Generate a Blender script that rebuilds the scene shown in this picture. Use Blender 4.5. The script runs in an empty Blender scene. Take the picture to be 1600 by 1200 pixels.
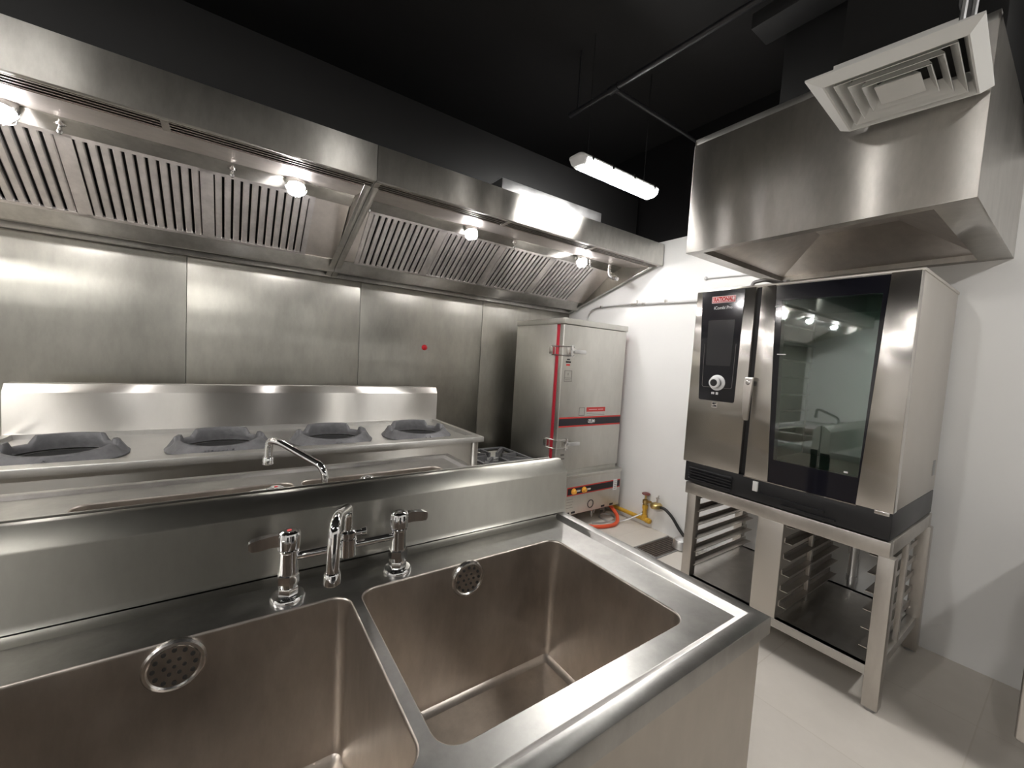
import bpy, bmesh, math, random
from mathutils import Vector, Matrix
random.seed(7)
SC = bpy.context.scene
COL = SC.collection
PI = math.pi

# ------------------------------------------------------------------ materials
def nn(nt, t, **kw):
    n = nt.nodes.new(t)
    for k, v in kw.items():
        setattr(n, k, v)
    return n

def new_mat(name):
    m = bpy.data.materials.new(name)
    m.use_nodes = True
    nt = m.node_tree
    b = nt.nodes['Principled BSDF']
    return m, nt, b

def plain(name, col, rough=.5, metal=0.0, noise=0.0, nscale=8.0, bump=0.0, coat=0.0):
    m, nt, b = new_mat(name)
    b.inputs['Base Color'].default_value = (*col, 1)
    b.inputs['Roughness'].default_value = rough
    b.inputs['Metallic'].default_value = metal
    if coat:
        b.inputs['Coat Weight'].default_value = coat
        b.inputs['Coat Roughness'].default_value = .05
    if noise or bump:
        tc = nn(nt, 'ShaderNodeTexCoord')
        ns = nn(nt, 'ShaderNodeTexNoise')
        ns.inputs['Scale'].default_value = nscale
        ns.inputs['Detail'].default_value = 5
        nt.links.new(tc.outputs['Object'], ns.inputs['Vector'])
        if noise:
            mx = nn(nt, 'ShaderNodeMix', data_type='RGBA')
            mx.inputs['A'].default_value = (*[c * (1 - noise) for c in col], 1)
            mx.inputs['B'].default_value = (*[min(1, c * (1 + noise)) for c in col], 1)
            nt.links.new(ns.outputs['Fac'], mx.inputs['Factor'])
            nt.links.new(mx.outputs['Result'], b.inputs['Base Color'])
        if bump:
            bp = nn(nt, 'ShaderNodeBump')
            bp.inputs['Strength'].default_value = bump
            bp.inputs['Distance'].default_value = .01
            nt.links.new(ns.outputs['Fac'], bp.inputs['Height'])
            nt.links.new(bp.outputs['Normal'], b.inputs['Normal'])
    return m

def steel(name, col=(.60, .585, .56), rough=.26, brush=(1, 1, 1), smudge=.35, sm_scale=3.0, tang=None, aniso=0.0,
          wave=0.0, wave_scale=(1, 1, 1), tint=.0, bump=.04):
    """brushed stainless sheet: long fine scratches along one axis, soft smudges, gently dented sheet"""
    m, nt, b = new_mat(name)
    L = nt.links.new
    b.inputs['Metallic'].default_value = 1.0
    tc = nn(nt, 'ShaderNodeTexCoord')
    mp = nn(nt, 'ShaderNodeMapping')
    mp.inputs['Scale'].default_value = brush
    L(tc.outputs['Object'], mp.inputs['Vector'])
    fine = nn(nt, 'ShaderNodeTexNoise')
    fine.inputs['Scale'].default_value = 1.0
    fine.inputs['Detail'].default_value = 3
    L(mp.outputs['Vector'], fine.inputs['Vector'])
    sm = nn(nt, 'ShaderNodeTexNoise')
    sm.inputs['Scale'].default_value = sm_scale
    sm.inputs['Detail'].default_value = 4
    sm.inputs['Roughness'].default_value = .55
    L(tc.outputs['Object'], sm.inputs['Vector'])
    # roughness = rough * (1 +- smudge) + a little of the fine grain
    mr = nn(nt, 'ShaderNodeMapRange')
    mr.inputs['From Min'].default_value = .3
    mr.inputs['From Max'].default_value = .7
    mr.inputs['To Min'].default_value = rough * (1 - smudge)
    mr.inputs['To Max'].default_value = rough * (1 + smudge)
    L(sm.outputs['Fac'], mr.inputs['Value'])
    ad = nn(nt, 'ShaderNodeMath', operation='MULTIPLY_ADD')
    ad.inputs[1].default_value = .02
    L(fine.outputs['Fac'], ad.inputs[0])
    L(mr.outputs['Result'], ad.inputs[2])
    L(ad.outputs[0], b.inputs['Roughness'])
    mx = nn(nt, 'ShaderNodeMix', data_type='RGBA')
    mx.inputs['A'].default_value = (*[c * (1 - tint) for c in col], 1)
    mx.inputs['B'].default_value = (*[min(1, c * (1 + tint * .6)) for c in col], 1)
    mps = nn(nt, 'ShaderNodeMapping')
    mps.inputs['Scale'].default_value = (16, 16, 6)
    L(tc.outputs['Object'], mps.inputs['Vector'])
    st = nn(nt, 'ShaderNodeTexNoise')
    st.inputs['Scale'].default_value = 1.0
    st.inputs['Detail'].default_value = 7
    st.inputs['Roughness'].default_value = .68
    L(mps.outputs['Vector'], st.inputs['Vector'])
    sr = nn(nt, 'ShaderNodeMapRange')
    sr.inputs['From Min'].default_value = .34
    sr.inputs['From Max'].default_value = .66
    L(st.outputs['Fac'], sr.inputs['Value'])
    av = nn(nt, 'ShaderNodeMath', operation='MULTIPLY_ADD')
    av.inputs[1].default_value = .55
    L(sr.outputs['Result'], av.inputs[0])
    hv = nn(nt, 'ShaderNodeMath', operation='MULTIPLY')
    hv.inputs[1].default_value = .45
    L(sm.outputs['Fac'], hv.inputs[0])
    L(hv.outputs[0], av.inputs[2])
    L(av.outputs[0], mx.inputs['Factor'])
    L(mx.outputs['Result'], b.inputs['Base Color'])
    bp = nn(nt, 'ShaderNodeBump')
    bp.inputs['Strength'].default_value = bump
    bp.inputs['Distance'].default_value = .002
    L(fine.outputs['Fac'], bp.inputs['Height'])
    last = bp
    if wave:
        mp2 = nn(nt, 'ShaderNodeMapping')
        mp2.inputs['Scale'].default_value = wave_scale
        L(tc.outputs['Object'], mp2.inputs['Vector'])
        wv = nn(nt, 'ShaderNodeTexNoise')
        wv.inputs['Scale'].default_value = 1.0
        wv.inputs['Detail'].default_value = 1
        L(mp2.outputs['Vector'], wv.inputs['Vector'])
        b2 = nn(nt, 'ShaderNodeBump')
        b2.inputs['Strength'].default_value = 1.0
        b2.inputs['Distance'].default_value = wave
        L(wv.outputs['Fac'], b2.inputs['Height'])
        last = b2
    if last is not bp:
        L(last.outputs['Normal'], b.inputs['Normal'])
    if aniso:
        b.inputs['Anisotropic'].default_value = aniso
        cx = nn(nt, 'ShaderNodeCombineXYZ')
        for i in range(3):
            cx.inputs[i].default_value = tang[i]
        L(cx.outputs[0], b.inputs['Tangent'])
    return m

BX = (2, 90, 90)      # grain running along x
BY = (90, 2, 90)
BZ = (90, 90, 2)
M = {}
M['sink'] = steel('satin_sink_steel', (.36, .352, .335), .345, BX, .12, 5, tint=.24)
M['skirt'] = steel('sink_skirt_steel', (.42, .385, .34), .40, BX, .12, 4, tang=(0, 0, 1), aniso=.5, tint=.1)
M['sink_splash'] = steel('sink_backsplash_steel', (.38, .37, .335), .34, BX, .08, 4, tang=(0, 0, 1), aniso=.85, tint=.12)
M['basin'] = steel('brushed_basin_steel', (.57, .52, .47), .36, BZ, .14, 6, tint=.25)
M['range'] = steel('range_steel', (.57, .555, .525), .32, BX, .08, 4, tang=(0, 0, 1), aniso=1.0, tint=.06)
M['range_top'] = steel('range_top_steel', (.60, .59, .57), .345, BX, .12, 5, tint=.08)
M['panel'] = steel('wall_panel_steel', (.41, .40, .36), .35, BX, .12, 2.2, tang=(1, 0, .03), aniso=.6, wave=.004, wave_scale=(.5, 1, 5.5), tint=.17)
M['hood'] = steel('hood_steel', (.58, .565, .53), .33, BX, .08, 3.5, tang=(0, 0, 1), aniso=1.0, tint=.26)
M['hood_in'] = steel('hood_inner_steel', (.74, .69, .65), .38, BX, .15, 4, tint=.15)
M['filter'] = steel('filter_steel', (.80, .765, .75), .42, BY, .15, 9, tint=.25)
M['plenum'] = plain('dark_plenum', (.02, .018, .017), .55)  # near-black base colour for the sheets behind filters and slots
M['ohood'] = steel('oven_hood_steel', (.50, .48, .45), .325, BX, .08, 3, tang=(0, 0, 1), aniso=1.0, wave=.004,
                   wave_scale=(1, 2.2, .4), tint=.2)
M['oven'] = steel('oven_steel', (.62, .59, .555), .235, BY, .06, 3, tang=(.03, 1, .03), aniso=1.0)
M['oven_side'] = steel('oven_side_steel', (.58, .55, .51), .38, BZ, .15, 3)
M['steamer'] = steel('steamer_steel', (.61, .60, .565), .39, BX, .12, 4, tint=.1)
M['stand'] = steel('stand_steel', (.55, .52, .485), .38, BZ, .18, 5, tint=.12)
M['shelf'] = steel('stand_shelf_steel', (.52, .505, .48), .36, BY, .15, 5, tint=.15)
M['galv'] = steel('galvanised_sheet', (.42, .42, .42), .47, BX, .25, 9, tint=.2)
M['alu'] = steel('dull_aluminium', (.66, .66, .66), .37, BX, .15, 8)
M['chrome'] = plain('chrome', (.82, .82, .83), .06, 1.0)
M['steel_small'] = plain('polished_steel_fitting', (.68, .66, .64), .22, 1.0)
M['iron'] = plain('cast_iron', (.135, .135, .14), .55, .3, noise=.35, nscale=40, bump=.25)
M['iron_dark'] = plain('burner_iron', (.010, .010, .010), .7, .1)
M['black_paint'] = plain('black_ceiling_paint', (.008, .0075, .008), .7, noise=.25, nscale=3)
M['black_duct'] = plain('black_painted_sheet', (.007, .0068, .007), .65, noise=.2, nscale=2)
M['black_plastic'] = plain('black_plastic', (.012, .012, .014), .38)
M['black_glass'] = plain('black_gloss_panel', (.008, .008, .014), .10, coat=.4)
M['screen'] = plain('dark_screen', (.03, .03, .034), .16, coat=.3)
M['rubber'] = plain('black_rubber', (.014, .014, .014), .5)
M['red_gasket'] = plain('red_gasket', (.42, .012, .03), .45)
M['red'] = plain('red_print', (.55, .035, .03), .4)
M['red_btn'] = plain('red_plastic', (.6, .02, .03), .28)
M['black_print'] = plain('black_print', (.012, .010, .016), .35)
M['grey_print'] = plain('grey_print', (.16, .15, .14), .5)
M['white_print'] = plain('white_print', (.85, .85, .86), .45)
M['pink_print'] = plain('pale_pink_badge', (.92, .72, .74), .4)
M['orange'] = plain('orange_hose_rubber', (.75, .10, .035), .42)
M['amber'] = plain('amber_switch_knob', (.85, .42, .06), .3)
M['yellow'] = plain('yellow_gas_paint', (.62, .36, .04), .45, noise=.2, nscale=20)
M['brass'] = plain('brass', (.55, .42, .18), .3, 1.0)
M['valve_red'] = plain('dark_red_handle', (.16, .03, .03), .4)
M['white_vent'] = plain('white_powder_coat', (.74, .74, .72), .45)
M['lamp_body'] = plain('pale_lamp_housing', (.62, .62, .62), .35)
M['fridge'] = steel('fridge_steel', (.60, .57, .54), .37, BZ, .15, 4)
M['floor_grate'] = plain('rusty_drain_bar', (.16, .125, .11), .45, .6, noise=.3, nscale=20)
M['pit'] = plain('drain_pit', (.02, .018, .016), .8)
M['clear_cap'] = plain('frosted_lamp_cap', (.75, .75, .76), .25)

def wall_mat():
    m, nt, b = new_mat('white_and_black_painted_wall')
    L = nt.links.new
    geo = nn(nt, 'ShaderNodeNewGeometry')
    sp = nn(nt, 'ShaderNodeSeparateXYZ')
    L(geo.outputs['Position'], sp.inputs[0])
    ns = nn(nt, 'ShaderNodeTexNoise')
    ns.inputs['Scale'].default_value = 2.0
    ns.inputs['Detail'].default_value = 6
    L(geo.outputs['Position'], ns.inputs['Vector'])
    m1 = nn(nt, 'ShaderNodeMix', data_type='RGBA')
    m1.inputs['A'].default_value = (.74, .74, .735, 1)
    m1.inputs['B'].default_value = (.82, .82, .81, 1)
    L(ns.outputs['Fac'], m1.inputs['Factor'])
    gt = nn(nt, 'ShaderNodeMath', operation='GREATER_THAN')   # black paint above 2.27 m
    gt.inputs[1].default_value = 2.272
    L(sp.outputs['Z'], gt.inputs[0])
    m2 = nn(nt, 'ShaderNodeMix', data_type='RGBA')
    L(gt.outputs[0], m2.inputs['Factor'])
    L(m1.outputs['Result'], m2.inputs['A'])
    m2.inputs['B'].default_value = (.008, .0075, .008, 1)
    L(m2.outputs['Result'], b.inputs['Base Color'])
    b.inputs['Roughness'].default_value = .32
    bp = nn(nt, 'ShaderNodeBump')
    bp.inputs['Strength'].default_value = .12
    bp.inputs['Distance'].default_value = .02
    L(ns.outputs['Fac'], bp.inputs['Height'])
    L(bp.outputs['Normal'], b.inputs['Normal'])
    return m
M['wall'] = wall_mat()

def floor_mat():
    m, nt, b = new_mat('pale_grey_floor_tile')
    L = nt.links.new
    geo = nn(nt, 'ShaderNodeNewGeometry')
    ns = nn(nt, 'ShaderNodeTexNoise')
    ns.inputs['Scale'].default_value = 3.5
    ns.inputs['Detail'].default_value = 8
    ns.inputs['Roughness'].default_value = .65
    L(geo.outputs['Position'], ns.inputs['Vector'])
    mp = nn(nt, 'ShaderNodeMapping')
    mp.inputs['Location'].default_value = (-1.74, -.743, 0)
    L(geo.outputs['Position'], mp.inputs['Vector'])
    br = nn(nt, 'ShaderNodeTexBrick')
    br.offset = 0
    br.inputs['Color1'].default_value = (1, 1, 1, 1)
    br.inputs['Color2'].default_value = (.95, .95, .95, 1)
    br.inputs['Mortar'].default_value = (.90, .89, .87, 1)
    br.inputs['Scale'].default_value = 1.0
    br.inputs['Mortar Size'].default_value = .0025
    br.inputs['Brick Width'].default_value = .6
    br.inputs['Row Height'].default_value = .6
    L(mp.outputs['Vector'], br.inputs['Vector'])
    m1 = nn(nt, 'ShaderNodeMix', data_type='RGBA')
    m1.inputs['A'].default_value = (.58, .54, .485, 1)
    m1.inputs['B'].default_value = (.78, .735, .675, 1)
    L(ns.outputs['Fac'], m1.inputs['Factor'])
    m2 = nn(nt, 'ShaderNodeMix', data_type='RGBA', blend_type='MULTIPLY')
    m2.inputs['Factor'].default_value = 1
    L(m1.outputs['Result'], m2.inputs['A'])
    L(br.outputs['Color'], m2.inputs['B'])
    L(m2.outputs['Result'], b.inputs['Base Color'])
    b.inputs['Roughness'].default_value = .42
    return m
M['floor'] = floor_mat()

def emit(name, col, strength):
    m, nt, b = new_mat(name)
    b.inputs['Base Color'].default_value = (.8, .8, .8, 1)
    b.inputs['Emission Color'].default_value = (*col, 1)
    b.inputs['Emission Strength'].default_value = strength
    return m
M['tube'] = emit('glowing_lamp_diffuser', (1, .98, .95), 40)
M['tube_far'] = emit('glowing_far_lamp_diffuser', (1, .97, .93), 54)
M['tube_added'] = emit('added_left_lamp_diffuser', (1, .97, .93), 80)  # stronger glow for the unseen lamp added at the far left
M['tube_left'] = emit('glowing_left_lamp_diffuser', (1, .97, .93), 31)
M['bulb'] = emit('glowing_bulb', (1, .97, .97), 60)

def glass_mat():
    m, nt, b = new_mat('tinted_oven_glass')
    b.inputs['Base Color'].default_value = (.42, .60, .55, 1)
    b.inputs['Roughness'].default_value = .03
    b.inputs['Transmission Weight'].default_value = 1
    b.inputs['IOR'].default_value = 1.52
    b.inputs['Specular IOR Level'].default_value = .8
    b.inputs['Coat Weight'].default_value = 1.0
    b.inputs['Coat IOR'].default_value = 2.1
    b.inputs['Coat Roughness'].default_value = .02
    return m
M['glass'] = glass_mat()

# ------------------------------------------------------------------ mesh builder
class MB:
    def __init__(s):
        s.bm = bmesh.new()
    def face(s, pts):
        vs = [s.bm.verts.new(p) for p in pts]
        return s.bm.faces.new(vs)
    def box(s, x0, x1, y0, y1, z0, z1, bev=0.0, seg=2):
        t = bmesh.new()
        bmesh.ops.create_cube(t, size=1)
        for v in t.verts:
            v.co = Vector(((x0 + x1) / 2 + v.co.x * (x1 - x0), (y0 + y1) / 2 + v.co.y * (y1 - y0), (z0 + z1) / 2 + v.co.z * (z1 - z0)))
        if bev:
            bmesh.ops.bevel(t, geom=list(t.edges), offset=bev, segments=seg, affect='EDGES', profile=.5)
        s.merge(t)
        return s
    def merge(s, t, mat=None):
        if mat is not None:
            t.transform(mat)
        me = bpy.data.meshes.new('tmp')
        t.to_mesh(me)
        s.bm.from_mesh(me)
        bpy.data.meshes.remove(me)
        t.free()
    def loft(s, loops, closed=True, cap0=False, cap1=False, wrap=False):
        V = [[s.bm.verts.new(p) for p in lp] for lp in loops]
        n = len(V[0])
        rng = range(len(V)) if wrap else range(len(V) - 1)
        for i in rng:
            a, b = V[i], V[(i + 1) % len(V)]
            for j in range(n if closed else n - 1):
                k = (j + 1) % n
                try:
                    s.bm.faces.new((a[j], a[k], b[k], b[j]))
                except ValueError:
                    pass
        if cap0:
            s.bm.faces.new(list(reversed(V[0])))
        if cap1:
            s.bm.faces.new(V[-1])
        return s
    def prism(s, poly, axis, a, b, bev=0):
        """poly: 2-D points in the plane of the other two axes (in xyz order)"""
        def P(p, t):
            if axis == 0: return (t, p[0], p[1])
            if axis == 1: return (p[0], t, p[1])
            return (p[0], p[1], t)
        t = bmesh.new()
        A = [t.verts.new(P(p, a)) for p in poly]
        B = [t.verts.new(P(p, b)) for p in poly]
        n = len(poly)
        for j in range(n):
            k = (j + 1) % n
            t.faces.new((A[j], A[k], B[k], B[j]))
        t.faces.new(list(reversed(A)))
        t.faces.new(B)
        bmesh.ops.recalc_face_normals(t, faces=t.faces)
        if bev:
            bmesh.ops.bevel(t, geom=list(t.edges), offset=bev, segments=2, affect='EDGES', profile=.5)
        s.merge(t)
        return s
    def strip(s, prof, a, b):
        """open profile of (y, z) extruded along x"""
        s.loft([[(a, p[0], p[1]) for p in prof], [(b, p[0], p[1]) for p in prof]], closed=False)
        return s
    def tube(s, path, r, seg=12, caps=True):
        path = [Vector(p) for p in path]
        n = len(path)
        rs = r if isinstance(r, (list, tuple)) else [r] * n
        tans = []
        for i in range(n):
            a = path[max(0, i - 1)]
            b = path[min(n - 1, i + 1)]
            tans.append((b - a).normalized())
        t0 = tans[0]
        up = Vector((0, 0, 1)) if abs(t0.z) < .9 else Vector((1, 0, 0))
        u = t0.cross(up).normalized()
        loops = []
        for i in range(n):
            t = tans[i]
            u = (u - t * u.dot(t)).normalized()
            w = t.cross(u)
            loops.append([path[i] + (u * math.cos(2 * PI * k / seg) + w * math.sin(2 * PI * k / seg)) * rs[i] for k in range(seg)])
        s.loft(loops, True, caps, caps)
        return s
    def lathe(s, prof, org, axis=(0, 0, 1), seg=24, caps=True):
        """prof: list of (radius, height) along axis from org"""
        ax = Vector(axis).normalized()
        up = Vector((0, 0, 1)) if abs(ax.z) < .9 else Vector((1, 0, 0))
        u = ax.cross(up).normalized()
        w = ax.cross(u)
        o = Vector(org)
        loops = [[o + ax * h + (u * math.cos(2 * PI * k / seg) + w * math.sin(2 * PI * k / seg)) * max(r, 1e-4) for k in range(seg)] for r, h in prof]
        s.loft(loops, True, caps, caps)
        return s
    def build(s, name, mat, parent=None, org=None, ang=35, recalc=True):
        bm = s.bm
        if recalc:
            bmesh.ops.recalc_face_normals(bm, faces=bm.faces)
        o0 = Vector(org) if org is not None else (Vector(ORG.get(parent.name, (0, 0, 0))) if parent else Vector((0, 0, 0)))
        if o0.length:
            bmesh.ops.translate(bm, verts=bm.verts, vec=-o0)
        me = bpy.data.meshes.new(name)
        bm.to_mesh(me)
        bm.free()
        me.materials.append(mat)
        for p in me.polygons:
            p.use_smooth = True
        me.set_sharp_from_angle(angle=math.radians(ang))
        o = bpy.data.objects.new(name, me)
        COL.objects.link(o)
        if parent:
            o.parent = parent
            ORG[o.name] = tuple(o0)
        elif org is not None:
            o.location = o0
        return o

ORG = {}
def bez(pts, n=10):
    """smooth Catmull-Rom path through pts"""
    P = [Vector(p) for p in pts]
    P = [P[0] * 2 - P[1]] + P + [P[-1] * 2 - P[-2]]
    out = []
    for i in range(1, len(P) - 2):
        for k in range(n):
            t = k / n
            a, b, c, d = P[i - 1], P[i], P[i + 1], P[i + 2]
            out.append(.5 * ((2 * b) + (c - a) * t + (2 * a - 5 * b + 4 * c - d) * t * t + (3 * b - a - 3 * c + d) * t ** 3))
    out.append(P[-2])
    return out

def fillet(pts, r, n=6):
    """polyline with rounded corners"""
    P = [Vector(p) for p in pts]
    out = [P[0]]
    for i in range(1, len(P) - 1):
        a, b, c = P[i - 1], P[i], P[i + 1]
        d = min(r, (a - b).length * .49, (c - b).length * .49)
        p = b + (a - b).normalized() * d
        q = b + (c - b).normalized() * d
        for k in range(n + 1):
            t = k / n
            out.append(p * (1 - t) ** 2 + b * 2 * t * (1 - t) + q * t * t)
    out.append(P[-1])
    return out

def rrect(x0, x1, y0, y1, r, n=6):
    out = []
    for cx, cy, a0 in ((x1 - r, y1 - r, 0), (x0 + r, y1 - r, PI / 2), (x0 + r, y0 + r, PI), (x1 - r, y0 + r, 1.5 * PI)):
        for k in range(n + 1):
            a = a0 + PI / 2 * k / n
            out.append((cx + r * math.cos(a), cy + r * math.sin(a)))
    return out

def tag(o, label=None, cat=None, group=None, kind=None):
    if label: o['label'] = label
    if cat: o['category'] = cat
    if group: o['group'] = group
    if kind: o['kind'] = kind
    return o

def thing(name, label, cat, loc, group=None, local=False):
    o = bpy.data.objects.new(name, None)
    o.empty_display_size = .1
    COL.objects.link(o)
    o.location = loc
    ORG[o.name] = (0, 0, 0) if local else tuple(loc)
    return tag(o, label, cat, group)

def dup(root, loc, label, rotz=None):
    kids = {}
    for o in list(COL.objects):
        if o.parent:
            kids.setdefault(o.parent.name, []).append(o)
    def rec(o, par):
        c = o.copy()
        COL.objects.link(c)
        if par: c.parent = par
        for k in kids.get(o.name, []):
            rec(k, c)
        return c
    r = rec(root, None)
    r.location = loc
    if rotz is not None: r.rotation_euler.z = rotz
    r['label'] = label
    return r

def text(name, body, size, mat, parent, at, xdir, ydir, depth=.0006, width=None, bold=0.0, org=None):
    cu = bpy.data.curves.new(name, 'FONT')
    cu.body = body
    cu.size = size
    cu.align_x = 'CENTER'
    cu.align_y = 'CENTER'
    cu.extrude = depth
    cu.offset = bold
    cu.resolution_u = 3
    ob = bpy.data.objects.new('tmp', cu)
    COL.objects.link(ob)
    dg = bpy.context.evaluated_depsgraph_get()
    me = bpy.data.meshes.new_from_object(ob.evaluated_get(dg))
    bpy.data.objects.remove(ob)
    X, Y = Vector(xdir).normalized(), Vector(ydir).normalized()
    Z = X.cross(Y)
    R = Matrix((X, Y, Z)).transposed().to_4x4()
    if width:
        xs = [v.co.x for v in me.vertices]
        k = width / (max(xs) - min(xs))
        R = R @ Matrix.Diagonal((k, 1, 1, 1))
    bm = bmesh.new()
    bm.from_mesh(me)
    bpy.data.meshes.remove(me)
    bm.transform(Matrix.Translation(Vector(at)) @ R)
    mb = MB()
    mb.bm.free()
    mb.bm = bm
    return mb.build(name, mat, parent, org=org, recalc=False)

# ------------------------------------------------------------------ layout constants (metres, camera above the origin)
XW = 2.785       # white end wall
YW = 3.05        # steel clad cooking wall
ZC = 3.05        # ceiling
XL, YF = -4.6, -3.0

# ------------------------------------------------------------------ room shell
tag(MB().box(XL - .1, XW + .1, YF - .1, YW + .11, -.1, 0).build('floor', M['floor']), kind='structure')
tag(MB().box(XL - .1, XW + .1, YF - .1, YW + .11, ZC, ZC + .1).build('ceiling', M['black_paint']), kind='structure')
tag(MB().box(XL - .1, XW + .1, YW + .01, YW + .11, 0, ZC).build('wall_back', M['wall']), kind='structure')
tag(MB().box(XW, XW + .1, YF, YW + .01, 0, ZC).build('wall_right', M['wall']), kind='structure')
tag(MB().box(XL - .1, XL, YF, YW + .01, 0, ZC).build('wall_left', M['wall']), kind='structure')
tag(MB().box(XL - .1, XW + .1, YF - .1, YF, 0, ZC).build('wall_front', M['wall']), kind='structure')

tag(MB().box(-.66, 1.15, -1.35, -1.05, 0, 1.12).build('added_dark_block_1', M['black_paint']), kind='structure')  # unseen block added to give the sink backsplash a dark reflection

# steel cladding sheets on the cooking wall
seams = [-4.59, -1.18, -.213, .762, 1.778, 2.783]
plab = ['brushed steel wall sheet at the far left end of the range wall', 'brushed steel wall sheet behind the leftmost wok burner',
        'brushed steel wall sheet behind the second wok burner from the left',
        'brushed steel wall sheet with the red push button on it', 'brushed steel wall sheet in the corner behind the steam cabinet']
for i in range(5):
    mb = MB().box(seams[i] + .0015, seams[i + 1] - .0015, YW, YW + .009, .02, 2.0, .0025)
    tag(mb.build('wall_panel', M['panel']), plab[i], 'wall panel', 'steel sheets cladding the range wall')

# red emergency push button
t = thing('push_button', 'small round red push button on the steel wall behind the range', 'button', (1.263, YW, 1.33))
MB().lathe([(.022, 0), (.022, .006), (.019, .009)], (1.263, YW - .0005, 1.33), (0, -1, 0), 24).build('bezel', M['red_btn'], t)
MB().lathe([(.013, .007), (.013, .018), (.010, .022), (.003, .023)], (1.263, YW, 1.33), (0, -1, 0), 20).build('plunger', M['red_btn'], t)

# ------------------------------------------------------------------ exhaust canopy over the range (two sections)
F0, F1 = (2.50, 2.103), (2.85, 1.852)      # filter plane, top and bottom (y, z)
fl = math.hypot(F1[0] - F0[0], F1[1] - F0[1])
FD = ((F1[0] - F0[0]) / fl, (F1[1] - F0[1]) / fl)   # down the slope
FN = (FD[1], -FD[0])                                 # out of the filter towards the room (-y, -z)
def on_filter(x, s, h):
    """s metres down the slope, h metres proud of the filter plane"""
    return (x, F0[0] + FD[0] * s + FN[0] * h, F0[1] + FD[1] * s + FN[1] * h)

def baffle_filter(parent, x0, x1):
    mb = MB()
    s0, s1 = 0.0, fl
    # frame
    for (a, b, c, d) in ((x0, x1, s0, s0 + .018), (x0, x1, s1 - .016, s1), (x0, x0 + .026, s0, s1), (x1 - .026, x1, s0, s1)):
        lo = [on_filter(a, c, .0), on_filter(b, c, .0), on_filter(b, d, .0), on_filter(a, d, .0)]
        hi = [on_filter(a, c, .012), on_filter(b, c, .012), on_filter(b, d, .012), on_filter(a, d, .012)]
        mb.loft([lo, hi], True, True, True)
    # vertical baffles (rounded channels)
    n = 11
    p = (x1 - x0 - .052) / n
    for i in range(n):
        cx = x0 + .026 + p * (i + .5)
        w = p * .36
        prof = [(-w, -.004), (-w, .006), (-w * .7, .010), (w * .7, .010), (w, .006), (w, -.004)]
        mb.loft([[on_filter(cx + q[0], s0 + .012, q[1]) for q in prof], [on_filter(cx + q[0], s1 - .010, q[1]) for q in prof]], True, True, True)
    return mb.build('grease_filter', M['filter'], parent)

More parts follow.
